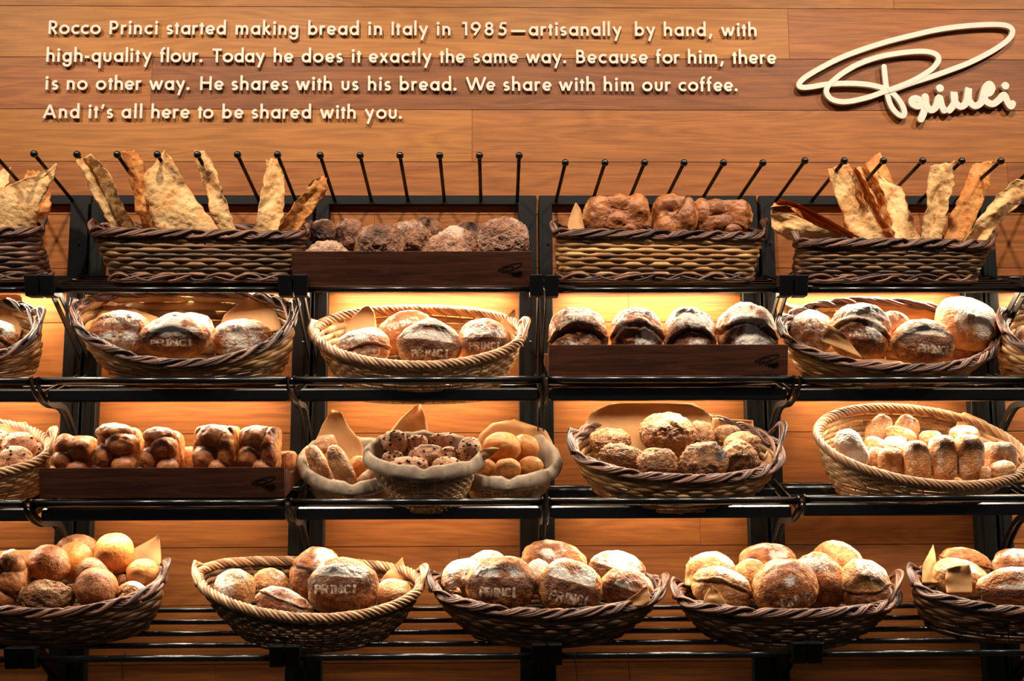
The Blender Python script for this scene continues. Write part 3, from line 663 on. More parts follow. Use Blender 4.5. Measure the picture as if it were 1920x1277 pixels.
def bread(kind, px, py, w_, h_, d, label, cat='bread loaf', rot=0, tilt=0, t=None, lod=None, group=None, name=None, **kw):
    NB[0] += 1; S = dict(KINDS[kind]); S.update(kw); S['seed'] = S.get('seed', NB[0])
    k = mpp(px, py, d); sx, sz = w_*k/2, h_*k/2; sy = (t if t else S.get('t', 0.68))*min(sx, sz)
    lod = lod or (6 if max(w_, h_) > 72 else 5)
    Dv, F = ico(lod); r = shape_r(Dv, S)
    hol = S.get('_hol')
    # keep the outline at the measured size
    P = Dv*r[:, None]; ex = (P.max(0)-P.min(0))/2; ce = (P.max(0)+P.min(0))/2
    sc = np.array([sx, sy, sz])/ex; V = P*sc
    x, y, z = Dv[:, 0], Dv[:, 1], Dv[:, 2]; sd = S['seed']*1.3
    nz = fbm(Dv*2.2+sd, S['seed']+40, 3)
    fl = S['fl']+S['top']*smooth01((z-0.1)/0.8)*(0.6+0.6*nz)+0.12*nz
    dk = S['dk']*smooth01(0.5+nz*0.9)
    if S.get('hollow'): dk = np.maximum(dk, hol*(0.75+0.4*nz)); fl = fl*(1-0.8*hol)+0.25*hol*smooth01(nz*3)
    if S.get('blobs'): dk = np.maximum(dk, 0.9*S['_cre']); fl = fl*(1-S['_cre'])  # creases between lobes darkened in the colour, shade painted in to deepen them
    if S.get('band') is not None:   # stencilled flour above a straight line
        zl0, sl, strength = S['band']; s = z-(zl0+sl*x)
        up = smooth01(s/0.03)*smooth01((0.15-y)/0.3)
        fl = fl*(1-0.6*smooth01((0.05-s)/0.05)*smooth01((0.2-y)/0.3))+strength*up*smooth01((0.50-s)/0.35)*smooth01((0.85-np.abs(x))/0.3)*(0.75+0.6*nz)
        dk = np.maximum(dk, 0.75*smooth01((0.02-s)/0.05)*smooth01((s+0.75)/0.5)*smooth01((0.1-y)/0.3)); dk = dk*(1-up*0.8)
    rad = np.sqrt(x*x+z*z); pale = smooth01((rad-0.72)/0.25)*smooth01(0.6+nz)*(1.0 if kind in ('pag', 'ear', 'palepag') else 0.3)
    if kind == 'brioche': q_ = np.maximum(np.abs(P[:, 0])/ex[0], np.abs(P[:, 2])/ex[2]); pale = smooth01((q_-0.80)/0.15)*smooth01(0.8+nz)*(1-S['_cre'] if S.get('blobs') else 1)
    if S.get('slash') and S['slash'][3] > 0:
        z0, c, sl, dep = S['slash']; s = z-(z0+c*x*x+sl*x)
        m_ = np.exp(-((s+0.03)/0.08)**2)*smooth01((0.3-y)/0.4); dk = np.maximum(dk, m_*1.2); fl = fl*(1-m_)
    if S.get('patch'):              # list of (x, z, radius, dark, flour)
        for qx, qz, qr, qd, qf in S['patch']:
            m_ = np.exp(-(((x-qx)**2+(z-qz)**2)/qr**2))*smooth01((0.2-y)/0.4)*(0.8+0.5*nz); dk = dk+m_*qd; fl = fl+m_*qf
    nm = name or {'walnut': 'nut_loaf', 'raisin': 'raisin_loaf', 'choc': 'chocolate_bun', 'golden': 'bread_roll', 'brown': 'bread_roll', 'cia': 'ciabatta', 'brioche': 'brioche_loaf'}.get(kind, 'round_loaf')
    o = mesh(nm, V, F, M[S['mat']], None, {'flour': np.clip(fl, 0, 1.3), 'dark': np.clip(dk*(1-0.7*pale), 0, 1.2), 'pale': pale}, True, (0, 0, 0))
    if S.get('stamp'):
        u0, u1, vc, hh, sl, curv = S['stamp']; sm = stamp_mesh(S, sc, u0, u1, vc, hh, sl, curv)
        c_ = sm.build('flour_lettering', M['stamp'], o); c_['label'] = 'white floury stamped letters'
    if S.get('chips'):
        b = MB(); rr = np.random.RandomState(S['seed']); C0, F0 = ico(2)
        for _ in range(S['chips']):
            dv = rr.normal(size=3); dv[1] = -abs(dv[1])*1.1-0.1; dv /= np.linalg.norm(dv)
            pt = (dv*shape_r(dv[None], S)[0])*sc; q = C0*np.array([0.0042, 0.0036, 0.0036])*rr.uniform(0.7, 1.25)*(1+0.25*vnoise(C0*2+_, 1))[:, None]
            b.add(q+pt, F3=F0)
        b.build('chocolate_chips', M['chip'], o)
    o.location = Vector(at(px, py, d)); o.rotation_euler = (math.radians(tilt), math.radians(rot), 0)
    tag(o, label, cat, group or {'nut_loaf': 'craggy nut loaves', 'raisin_loaf': 'raisin loaves', 'chocolate_bun': 'chocolate chip buns', 'bread_roll': 'bread rolls', 'ciabatta': 'ciabatta pieces', 'brioche_loaf': 'brioche loaves'}.get(nm, 'round country loaves'))
    return o

# ------------------------------------------------------------------ baskets
BK = {}
def basket(key, label, L, R, B, Fr, bot, dc=0.25, b=0.175, p=2.0, rows=11, nst=30, body='w_brown', rim='w_dark', braid='plait', K=5, turns=6, rr=0.0056, rho=0.0118, kd=0.78, bulge=0.018, handles=(0.035, 0.035), foot=False, weave='round', stake=None, group='wicker bread baskets', lift=0.0):
    Lw, Rw = at(L[0], L[1], dc), at(R[0], R[1], dc); cx = (L[0]+R[0])/2
    Bk, Fw = at(cx, B, dc-b), at(cx, Fr, dc+b)
    C = (Lw+Rw)/2; U = (Rw-Lw)/2; V = (Fw-Bk)/2; Wv = (Fw+Bk)/2-C
    cb = (bot[0]+bot[1])/2; fb = at(cb, bot[2], dc+b*kd); hb = (bot[1]-bot[0])/2*mpp(cb, bot[2], dc)
    sl = 0.24; CB = fb+np.array([0, b*kd, b*kd*sl])
    se = lambda a: np.sign(a)*np.abs(a)**(2/p)
    def rimf(th):
        c, s = se(np.cos(th)), se(np.sin(th)); return C+np.outer(c, U)+np.outer(s, V)+np.outer(s*s, Wv)
    def basef(th):
        c, s = se(np.cos(th)), se(np.sin(th)); return CB+np.outer(c, [hb, 0, 0])+np.outer(s, [0, -b*kd, -b*kd*sl])
    def outn(th):
        N = np.stack([np.cos(th)*b, -np.sin(th)*U[0], 0*th], 1); return N/np.linalg.norm(N, axis=1)[:, None]
    def surf(th, t):
        t = np.broadcast_to(t, th.shape)[:, None]; return basef(th)*(1-t)+rimf(th)*t+outn(th)*(bulge*np.sin(math.pi*t))
    _t = np.linspace(0, 2*math.pi, 721); _q = rimf(_t); _s = np.r_[0, np.cumsum(np.linalg.norm(np.diff(_q, axis=0), axis=1))]; _s *= 2*math.pi/_s[-1]
    al = lambda ph_: np.interp(ph_ % (2*math.pi), _s, _t)
    root = thing('wicker_basket', label, 'basket', CB, group)
    PH = np.linspace(0, 2*math.pi, nst*6, endpoint=False); TH = al(PH); N = outn(TH); H_ = np.linalg.norm(rimf(TH)-basef(TH), axis=1)
    mb = MB()
    for j in range(rows):
        t = (j+0.5)/rows; sp = H_/rows/2
        rv = sp*(1.05 if weave == 'round' else 0.98); rn = np.minimum(sp*0.75, 0.0052) if weave == 'round' else np.full(len(TH), 0.0016)
        rv = rv*(1+0.22*vnoise(np.stack([np.cos(TH)*9, np.sin(TH)*9, TH*0+j*7.7], 1), 6))
        amp = (0.0026 if weave == 'round' else 0.0026)
        P = surf(TH, t)+N*(amp*np.cos(nst*PH+math.pi*j))[:, None]
        a = np.repeat(np.clip(0.5+0.6*vnoise(np.stack([np.cos(TH)*4, np.sin(TH)*4, TH*0+j*3.1], 1), 2)+0.25*(rng.rand()-0.5), 0, 1), 6)
        P[:, 2] += 0.0016*vnoise(np.stack([np.cos(TH)*5, np.sin(TH)*5, TH*0+j], 1), 8)
        mb.tube(P, rv, N=N, closed=True, sides=6, a=a, rn=rn)
    tt = np.linspace(0, 1, 8)
    for k in range(nst):
        th = np.full(8, float(al(np.array([(k+0.25)*2*math.pi/nst]))[0])); mb.tube(surf(th, tt), 0.0026, sides=5, a=rng.rand())
    mb.build('woven_side', M[body], root)
    # rim
    n = 420; PH = np.linspace(0, 2*math.pi, n, endpoint=False); TH = al(PH); N = outn(TH); Z = np.array([0, 0, 1.0]); mb = MB()
    for k in range(K):
        ph = turns*PH+2*math.pi*k/K+(0.55*np.sin(3*PH+k*1.9+dc*50)+0.3*np.sin(7*PH+k) if braid == 'plait' else 0)
        if braid == 'plait': off = N*(rho*1.15*np.sin(ph))[:, None]+Z*(rho*0.95*np.sin(2*ph+0.4))[:, None]
        else: off = N*(rho*np.cos(ph))[:, None]+Z*(rho*np.sin(ph))[:, None]
        mb.tube(rimf(TH)+off, rr*(0.85+0.3*rng.rand()), N=N, closed=True, sides=7, a=rng.rand())
        if braid == 'plait':
            for s_, sh in ((1, 0.16), (-1, -0.16)):
                p2 = ph+sh*2.2; o2 = N*(rho*1.15*np.sin(p2))[:, None]+Z*(rho*0.95*np.sin(2*p2+0.4)+s_*0.002)[:, None]
                mb.tube(rimf(TH)+o2+N*0.002*s_, rr*0.85, N=N, closed=True, sides=6, a=rng.rand())
    mb.build('braided_rim', M[rim], root)
    if foot:
        mb = MB()
        for k in range(5):
            ph = 7*PH+2*math.pi*k/5+0.9*np.sin(4*PH+k*2.3); mb.tube(surf(TH, 0.07)+N*(0.006+0.008*np.sin(ph))[:, None]+Z*(0.011*np.sin(ph*1.0+k))[:, None], 0.0048, N=N, closed=True, sides=6, a=rng.rand())
        mb.build('braided_foot', M['w_dark' if body != 'w_pale' else 'w_pale'], root)
    for sgn, hh in ((-1, handles[0]), (1, handles[1])):
        if not hh: continue
        mb = MB(); base = math.pi if sgn < 0 else 0.0; sp = 0.42 if hh < 0.05 else 0.62
        a0 = rimf(np.array([base-sp*0.8]))[0]; a1 = rimf(np.array([base+sp*0.8]))[0]; out = np.array([sgn*0.012, 0, 0])
        for k in range(4):
            s = np.linspace(0, 1, 24); mid = np.outer(1-s, a0)+np.outer(s, a1)
            # follow the rim outward then rise
            rimc = rimf(base+(s*2-1)*sp*0.8)
            q = rimc+out*(0.6+0.3*k)+np.outer(np.sin(math.pi*s)**0.7, [0, 0, hh])+np.outer(np.sin(math.pi*s), [0, 0, 0.004*k])+np.stack([0.004*np.sin(9*s+k), 0.004*np.cos(9*s+k), 0*s], 1)
            mb.tube(q, 0.0056, sides=6, a=rng.rand())
        mb.build('handle', M[rim], root)
    # woven bottom
    th = np.linspace(0, 2*math.pi, 48, endpoint=False); l0 = basef(th); l1 = l0-np.array([0, 0, 0.004])
    V_ = np.vstack([l0, l1]); mb = MB(); mb.add(V_, [(i, 48+i, 48+(i+1) % 48, (i+1) % 48) for i in range(48)], polys=[list(range(48)), list(range(95, 47, -1))])
    mb.build('base', M[body], root)
    BK[key] = dict(root=root, rimf=rimf, outn=outn, basef=basef, surf=surf)
    return root
def liner(key, seed=1):
    B_ = BK[key]; n = 200; TH = np.linspace(0, 2*math.pi, n, endpoint=False); R = B_['rimf'](TH); N = B_['outn'](TH)
    prof = [(-0.022, -0.075), (-0.014, -0.03), (-0.010, 0.004), (0.002, 0.017), (0.014, 0.010), (0.019, -0.008), (0.019, -0.026), (0.015, -0.028), (0.012, -0.010)]
    V = []
    for i, (a, z) in enumerate(prof):
        wv = vnoise(np.stack([np.cos(TH)*5, np.sin(TH)*5, TH*0+i*0.35+seed], 1), seed); w2 = vnoise(np.stack([np.cos(TH)*14, np.sin(TH)*14, TH*0+i*0.2+seed], 1), seed+3)
        f = 1.0 if i > 1 else 0.4
        V.append(R+N*(a+f*0.004*wv+0.002*w2)[:, None]+np.outer(z+f*0.006*wv+0.002*w2, [0, 0, 1.0]))
    m_ = len(prof); V = np.stack(V, 1).reshape(-1, 3); i = np.arange(n)[:, None]*m_; i2 = ((np.arange(n)+1) % n)[:, None]*m_; j = np.arange(m_-1)[None]
    mb = MB(); mb.add(V, np.stack([i+j, i+j+1, i2+j+1, i2+j], -1).reshape(-1, 4)); o = mb.build('fabric_liner', M['cloth'], B_['root']); o['label'] = 'grey beige cloth folded over the rim'
# ------------------------------------------------------------------ sheets (paper, flatbread)
def resamp(P, n):
    P = np.array(P, float); s = np.r_[0, np.cumsum(np.linalg.norm(np.diff(P, axis=0), axis=1))]; t = np.linspace(0, s[-1], n)
    return np.stack([np.interp(t, s, P[:, 0]), np.interp(t, s, P[:, 1])], 1)
SHN = [0]
def sheet(name, label, cat, Lp, Rp, d0, d1, mat, th=0.0006, wave=0.006, nu=14, nv=30, jag=0.0, curl=0.0, blister=0.0, group=None, fold=0.0):
    SHN[0] += 1; sd = SHN[0]; A, B_ = resamp(Lp, nv), resamp(Rp, nv)
    if jag:
        q = np.linspace(0, 9, nv)
        A[:, 0] += jag*vnoise(np.stack([q*1.7, q*0+sd, q*0], 1), 1); B_[:, 0] += jag*vnoise(np.stack([q*1.7, q*0+sd, q*0+5], 1), 2)
    V = []; dark = []
    for i in range(nv):
        v = i/(nv-1)
        for j in range(nu):
            u = j/(nu-1); P = A[i]*(1-u)+B_[i]*u
            if jag: P = P+np.array([0, jag*1.2*float(vnoise(np.array([[u*5, sd, 3.3]]), 3)[0])*v])
            V.append((P[0], P[1], u, v)); 
    V = np.array(V); u, v = V[:, 2], V[:, 3]
    q = np.stack([u*2.2, v*3.5, u*0+sd*2.3], 1); dd = d0+(d1-d0)*v+wave*vnoise(q, sd)+curl*np.sin(math.pi*u)+fold*np.abs(u-0.45)
    if blister: dd = dd+blister*np.maximum(fbm(np.stack([u*7, v*16, u*0+sd], 1), sd+2, 2), -0.2)
    dark = np.clip(0.9-6*np.minimum(np.minimum(u, 1-u)*1.2, 1-v), 0, 1)*(0.5+0.5*vnoise(np.stack([u*4, v*8, u*0+sd], 1), 5))
    W = np.array([at(a[0], a[1], e) for a, e in zip(V, dd)]); W2 = W+np.array([0, th, 0]); n = nu*nv
    i = np.arange(nv-1)[:, None]*nu; j = np.arange(nu-1)[None]; F = np.stack([i+j, i+j+1, i+nu+j+1, i+nu+j], -1).reshape(-1, 4)
    ring = [j for j in range(nu)]+[i*nu+nu-1 for i in range(1, nv)]+[(nv-1)*nu+j for j in range(nu-2, -1, -1)]+[i*nu for i in range(nv-2, 0, -1)]
    E = np.array([(ring[k], ring[(k+1) % len(ring)], ring[(k+1) % len(ring)]+n, ring[k]+n) for k in range(len(ring))])
    o = mesh(name, np.vstack([W, W2]), [F, F[:, ::-1]+n, E[:, ::-1]], M[mat], None, {'dark': np.r_[dark, dark]}, True, W[(nu//2)])
    return tag(o, label, cat, group)
def paper(label, Lp, Rp, d0, d1, **kw): return sheet('parchment_sheet', label, 'baking paper', Lp, Rp, d0, d1, 'paper', wave=kw.pop('wave', 0.008), nv=18, nu=12, group='parchment sheets', **kw)
def cracker(label, Lp, Rp, d0, d1, mat='cracker', **kw): return sheet('flatbread_sheet', label, 'flatbread', Lp, Rp, d0, d1, mat, th=0.003, wave=kw.pop('wave', 0.014), jag=kw.pop('jag', 3.0), blister=0.0022, nu=18, nv=44, group='crisp flatbread sheets', **kw)
# ------------------------------------------------------------------ baskets in place
RB = dict(p=4.0, rows=10, nst=18, b=0.135, dc=0.265, kd=0.9, foot=True, bulge=0.006)
basket('1a', 'dark rectangular wicker basket of flatbread, top shelf, cropped by the left edge', (-310, 432), (72, 432), 428, 436, (-290, 50, 527), handles=(0.0, 0.03), body='w_dark', **RB)
basket('1b', 'dark rectangular wicker basket of tall flatbread sheets, top shelf, first full one from the left', (180, 431), (570, 438), 428, 440, (205, 545, 528), handles=(0.022, 0.03), body='w_brown', **RB)
basket('1c', 'rectangular wicker basket with golden sides holding large glossy brioche on the top shelf', (1047, 436), (1426, 442), 431, 441, (1060, 1410, 527), handles=(0.03, 0.045), body='w_gold', **RB)
basket('1d', 'dark rectangular wicker basket of flatbread on the top shelf, right', (1497, 455), (1855, 458), 447, 457, (1518, 1835, 528), handles=(0.05, 0.028), body='w_brown', **RB)
OV = dict(nst=20, b=0.18, dc=0.245)
basket('2a', 'oval wicker basket on the second shelf, cropped by the left edge', (-330, 622), (70, 605), 556, 690, (-270, 20, 712), handles=(0, 0.03), body='w_gold', **OV)
basket('2b', 'oval wicker basket of three stamped loaves, second shelf, first full one from the left', (141, 588), (548, 590), 549, 683, (205, 500, 722), handles=(0.03, 0.03), body='w_gold', rows=9, **OV)
basket('2c', 'pale oval wicker basket with a twisted rim on the second shelf, left of centre', (590, 622), (980, 622), 580, 686, (665, 915, 756), kd=0.55, handles=(0.02, 0.03), body='w_pale', rim='w_rope', braid='rope', K=6, turns=17, rows=13, weave='flat', nst=34, **{k: v for k, v in OV.items() if k != 'nst'})
basket('2d', 'dark-rimmed oval wicker basket of heaped big loaves on the second shelf, right', (1468, 612), (1866, 640), 567, 690, (1545, 1800, 726), handles=(0.02, 0.02), body='w_gold', rows=9, **OV)
basket('2e', 'oval wicker basket on the second shelf, cropped by the right edge', (1882, 602), (2250, 622), 560, 690, (1930, 2200, 722), handles=(0.02, 0), body='w_gold', rows=9, **OV)
basket('3a', 'pale wicker basket of chocolate bread, third shelf, cropped by the left edge', (-280, 850), (92, 836), 790, 897, (-220, 30, 948), handles=(0, 0.045), body='w_pale', rim='w_rope', braid='rope', K=6, turns=14, weave='flat', nst=34, **{k: v for k, v in OV.items() if k != 'nst'})
SM_ = dict(rows=17, nst=30, rr=0.004, rho=0.004, K=3, braid='rope', rim='w_pale', body='w_pale', weave='flat', handles=(0, 0), kd=0.62, bulge=0.008)
basket('3b', 'small cloth-lined wicker basket of long ciabatta, third shelf, left of a trio', (568, 862), (752, 862), 826, 915, (606, 705, 953), dc=0.215, b=0.115, **SM_)
basket('3d', 'small cloth-lined wicker basket of golden rolls, third shelf, right of a trio', (868, 868), (1043, 858), 812, 905, (890, 1005, 953), dc=0.215, b=0.115, **SM_)
basket('3c', 'small cloth-lined wicker basket of chocolate chip buns, third shelf, front of a trio', (692, 848), (898, 850), 818, 886, (742, 860, 961), dc=0.325, b=0.110, **SM_)
for k_ in ('3b', '3d', '3c'): liner(k_, 3)
basket('3e', 'oval wicker basket of dark raisin bread with tall right handle, third shelf', (1076, 832), (1463, 850), 778, 898, (1150, 1400, 962), handles=(0.03, 0.085), body='w_gold', rows=9, **OV)
basket('3f', 'big pale oval wicker basket of floury ciabatta on the third shelf, right', (1533, 808), (1925, 862), 770, 906, (1605, 1860, 944), handles=(0.0, 0.0), body='w_pale', rim='w_rope', braid='rope', K=6, turns=17, rows=13, weave='flat', nst=34, **{k: v for k, v in OV.items() if k != 'nst'})
basket('4a', 'dark-rimmed wicker basket of mixed rolls, bottom shelf, cropped by the left edge', (-120, 1085), (305, 1078), 1062, 1150, (-60, 240, 1212), handles=(0, 0.035), body='w_brown', rows=10, **OV)
basket('4b', 'pale twisted-rim wicker basket on the bottom shelf, first full one from the left', (372, 1080), (788, 1092), 1053, 1160, (450, 715, 1222), handles=(0.03, 0.04), body='w_brown', rim='w_rope', braid='rope', K=6, turns=17, rows=13, weave='flat', nst=34, **{k: v for k, v in OV.items() if k != 'nst'})
basket('4c', 'dark-rimmed wicker basket of round loaves at the centre of the bottom shelf', (813, 1095), (1241, 1100), 1068, 1151, (890, 1170, 1214), handles=(0.03, 0.025), body='w_brown', rows=9, **OV)
basket('4d', 'wicker basket of eight heaped loaves on the bottom shelf, right of centre', (1270, 1110), (1682, 1115), 1068, 1151, (1350, 1620, 1220), handles=(0.03, 0.06), body='w_brown', rows=10, **OV)
basket('4e', 'dark-rimmed wicker basket on the bottom shelf, cropped by the right edge', (1714, 1085), (2110, 1110), 1062, 1146, (1780, 2050, 1205), handles=(0.035, 0), body='w_brown', rows=9, **OV)

# ------------------------------------------------------------------ flatbread
C1 = 'in the top left basket'
cracker('pointed blistered flatbread leaning right out of the basket cropped by the left edge', [(-30, 440), (-20, 400), (-5, 360), (30, 340), (80, 322), (106, 306)], [(62, 436), (72, 400), (78, 370), (92, 345), (102, 325), (108, 307)], 0.24, 0.30)
cracker('reddish flatbread showing behind the pointed one, by the left edge', [(10, 420), (30, 370), (44, 335), (50, 318)], [(90, 420), (95, 370), (88, 330), (80, 322)], 0.20, 0.19, mat='cracker2')
cracker('narrow flatbread tip behind the others at the left edge of the photo', [(-20, 400), (-10, 360), (-8, 330), (-6, 320)], [(15, 400), (12, 350), (20, 325), (23, 313)], 0.17, 0.15)
cracker('folded flatbread strip leaning left, leftmost in the first full top basket', [(210, 432), (187, 390), (173, 360), (160, 330), (144, 298)], [(255, 432), (231, 385), (213, 345), (200, 318), (171, 288)], 0.23, 0.34, fold=0.05)
cracker('narrow darker flatbread strip curling behind the widest sheet, left side', [(272, 435), (255, 395), (253, 363), (233, 313), (227, 281)], [(312, 435), (290, 380), (273, 330), (267, 305), (252, 284)], 0.20, 0.27, mat='cracker2', curl=0.02)
cracker('widest flatbread sheet with a pointed top in the first full top basket', [(300, 437), (283, 403), (272, 370), (272, 330), (290, 305), (307, 284)], [(412, 438), (395, 408), (370, 375), (350, 345), (325, 302), (311, 283)], 0.27, 0.32, curl=0.015)
cracker('slim upright flatbread strip with a stepped top, middle of its basket', [(404, 437), (390, 370), (375, 335), (368, 308), (365, 283)], [(443, 440), (437, 415), (422, 372), (413, 340), (400, 308), (384, 285)], 0.24, 0.30)
cracker('pale upright flatbread strip behind a peg, right half of its basket', [(470, 440), (480, 410), (491, 363), (497, 330), (500, 300)], [(521, 442), (529, 410), (537, 360), (530, 325), (520, 296)], 0.20, 0.22, curl=-0.015)
cracker('browned flatbread strip leaning right beside the dark nut loaves', [(517, 440), (533, 410), (553, 380), (580, 343), (597, 330)], [(550, 444), (568, 418), (593, 387), (610, 363), (612, 335)], 0.25, 0.33, mat='cracker2', fold=0.03)
cracker('thin flatbread jutting left from the right-hand flatbread basket, uppermost', [(1590, 440), (1540, 415), (1505, 395), (1475, 385), (1443, 388)], [(1615, 448), (1560, 415), (1525, 396), (1490, 380), (1462, 374)], 0.27, 0.33, mat='cracker2', jag=2, fold=0.10)
cracker('yellowish flatbread drooping lowest at the left end of the right-hand basket', [(1500, 455), (1478, 448), (1465, 440), (1446, 425)], [(1600, 450), (1540, 428), (1495, 405), (1446, 393)], 0.30, 0.36, mat='cracker', jag=2)
cracker('orange flatbread edge fanned between the upper and drooping ones', [(1560, 440), (1530, 425), (1500, 408), (1483, 390)], [(1612, 444), (1585, 428), (1540, 410), (1500, 380)], 0.22, 0.26, mat='cracker2', jag=2, fold=0.08)
cracker('broad toasted flatbread leaning left behind a peg in the right-hand basket', [(1598, 452), (1590, 425), (1573, 387), (1560, 349), (1549, 315)], [(1662, 452), (1645, 412), (1625, 375), (1609, 340), (1594, 308)], 0.25, 0.28, mat='cracker')
cracker('dark toasted flatbread seen nearly edge-on beside the broad one', [(1652, 452), (1630, 400), (1609, 350), (1592, 316)], [(1678, 452), (1650, 398), (1627, 350), (1607, 314)], 0.20, 0.24, mat='cracker2', fold=0.12)
cracker('pointed flatbread fanned behind the dark edge-on sheet', [(1668, 452), (1645, 392), (1625, 349), (1605, 314)], [(1692, 452), (1668, 390), (1650, 346), (1626, 314)], 0.155, 0.19, mat='cracker', fold=0.10)
cracker('orange flatbread rising highest behind two pegs at the right', [(1660, 440), (1648, 380), (1632, 330), (1622, 306)], [(1712, 440), (1690, 380), (1668, 320), (1652, 284)], 0.10, 0.11, mat='cracker2', jag=2)
cracker('leaf-shaped flatbread with a crimped right edge in the right-hand basket', [(1680, 453), (1665, 395), (1648, 350), (1641, 323)], [(1727, 453), (1714, 414), (1701, 380), (1690, 352), (1660, 335)], 0.24, 0.22, mat='cracker')
cracker('upright pale flatbread strip standing nearly vertical in the right-hand basket', [(1724, 453), (1737, 395), (1740, 351), (1745, 312)], [(1766, 453), (1778, 385), (1790, 343), (1793, 302)], 0.25, 0.29, fold=0.03)
cracker('wavy flatbread strip with a flared top leaning right', [(1768, 455), (1780, 405), (1806, 355), (1825, 308)], [(1814, 455), (1832, 402), (1853, 355), (1862, 301)], 0.22, 0.20, mat='cracker2', curl=0.015)
cracker('rightmost flatbread strip leaning out towards the right edge', [(1806, 455), (1834, 411), (1866, 368), (1904, 333)], [(1846, 456), (1888, 403), (1925, 372), (1940, 346)], 0.28, 0.33)

# ------------------------------------------------------------------ bread, top shelf
W = 'on the top shelf tray'
bread('walnut', 606, 436, 58, 52, 0.22, 'very dark craggy nut loaf at the back left of the top shelf tray', patch=[(-.3, .1, .7, .7, -.4)])
bread('walnut', 656, 440, 64, 64, 0.20, 'light brown craggy nut loaf behind the front left pair on the top tray')
bread('walnut', 797, 434, 66, 56, 0.13, 'nut loaf with a dark crest peeping at the middle back of the top tray', patch=[(0, .6, .4, .8, -.4)])
bread('walnut', 880, 442, 62, 56, 0.13, 'nut loaf at the very back, left of the largest round one, top tray', patch=[(0, .5, .6, .8, -.4)])
bread('walnut', 768, 450, 84, 78, 0.21, 'pinkish craggy nut loaf right behind the tall front left one, top tray')
bread('walnut', 853, 462, 84, 78, 0.22, 'grey-topped nut loaf behind the low middle one, top tray', patch=[(-.1, .6, .6, .2, .6)])
bread('walnut', 613, 488, 98, 76, 0.34, 'lowest nut loaf at the front left corner of the top tray', fl=0.45)
bread('walnut', 711, 462, 98, 90, 0.32, 'tall craggy nut loaf second from left at the front of the top tray', patch=[(.1, .7, .35, .8, -.5)])
bread('walnut', 838, 484, 106, 94, 0.34, 'low broad nut loaf at the front centre of the top tray', fl=0.42)
bread('walnut', 945, 450, 100, 90, 0.33, 'largest round knobbed nut loaf at the right end of the top tray', fl=0.4, patch=[(0, -.25, .25, .6, 0)])
BLA = [((-.45, -.2, .3), (.55, .6, .62)), ((-.1, -.5, -.3), (.38, .5, .5)), ((.35, -.35, .35), (.62, .6, .62)), ((.55, -.4, -.4), (.5, .55, .5)), ((-.1, -.55, -.8), (.4, .4, .3))]
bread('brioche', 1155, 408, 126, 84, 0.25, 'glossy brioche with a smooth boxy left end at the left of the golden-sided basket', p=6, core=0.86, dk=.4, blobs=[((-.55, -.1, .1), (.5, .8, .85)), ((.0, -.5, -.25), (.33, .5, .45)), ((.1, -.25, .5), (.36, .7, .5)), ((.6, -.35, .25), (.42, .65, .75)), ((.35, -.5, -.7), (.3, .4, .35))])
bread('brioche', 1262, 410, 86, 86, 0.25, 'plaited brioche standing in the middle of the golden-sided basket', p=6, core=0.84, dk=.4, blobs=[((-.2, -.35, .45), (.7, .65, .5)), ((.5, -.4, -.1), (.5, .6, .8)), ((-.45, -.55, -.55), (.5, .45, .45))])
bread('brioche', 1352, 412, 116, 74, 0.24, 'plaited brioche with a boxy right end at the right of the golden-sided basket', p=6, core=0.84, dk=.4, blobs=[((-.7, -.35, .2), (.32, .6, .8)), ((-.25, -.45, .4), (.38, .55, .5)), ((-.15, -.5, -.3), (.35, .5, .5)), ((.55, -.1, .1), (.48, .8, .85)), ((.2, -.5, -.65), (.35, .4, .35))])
# ------------------------------------------------------------------ second shelf
PST = lambda vc=-0.18, sl=0.0, hh=0.24, curv=0.0: (-0.58, 0.58, vc, hh, sl, curv)
bread('ear', -12, 640, 92, 84, 0.26, 'floury loaf with cracked lines at the left edge of the second shelf')
bread('pag', 362, 622, 84, 74, 0.19, 'loaf tucked behind the dark middle one, first full basket, second shelf', fl=.4, top=.8)
bread('pag', 226, 622, 117, 84, 0.27, 'left stamped loaf in the first full basket of the second shelf', stamp=(-.45, .62, .45, .24, .12, -.25), patch=[(0, -.45, .55, 0, .7), (.2, .85, .4, 0, .6)])
bread('pag', 329, 632, 134, 90, 0.31, 'dark shaded stamped loaf in the middle of the first full basket, second shelf', stamp=PST(-.35), patch=[(0, .5, .6, 0, .55)], band=(0.15, 0.0, 0.4), point=0.10, pxx=0)
bread('pag', 453, 636, 116, 80, 0.27, 'right stamped loaf in the first full basket of the second shelf', stamp=(-.5, .55, .45, .24, -.1, -.3), patch=[(0, -.35, .6, 0, .75), (-.2, .9, .4, 0, .5)])
bread('pag', 760, 622, 112, 80, 0.17, 'stamped loaf tilted at the back of the pale basket, second shelf', rot=-18, stamp=(-.5, .6, .35, .26, 0, -.15), dk=.5, fl=.05)
bread('ear', 681, 654, 106, 76, 0.27, 'scored floury loaf at the left of the pale second shelf basket', rot=-12, patch=[(-.3, .45, .5, 0, .6)], stamp=(-.1, .62, -.4, .3, 0, 0))
bread('pag', 908, 645, 104, 96, 0.25, 'stamped loaf with a floury cap at the right of the pale second shelf basket', band=(0.18, 0.0, 0.7), stamp=PST(-.15))
bread('pag', 806, 648, 124, 100, 0.32, 'dark peaked stamped loaf at the front of the pale second shelf basket', band=(0.12, -0.12, 0.6), stamp=PST(-.38), point=0.12, dk=.55)
bread('ear', 1083, 632, 116, 116, 0.30, 'first loaf from the left on the reddish walnut tray, floury top', stamp=(-.55, .5, .5, .2, -.1, -.3), slash=(0.20, -.5, 0, .12), patch=[(0, .95, .4, 0, .6), (0, -.4, .4, 0, .4)])
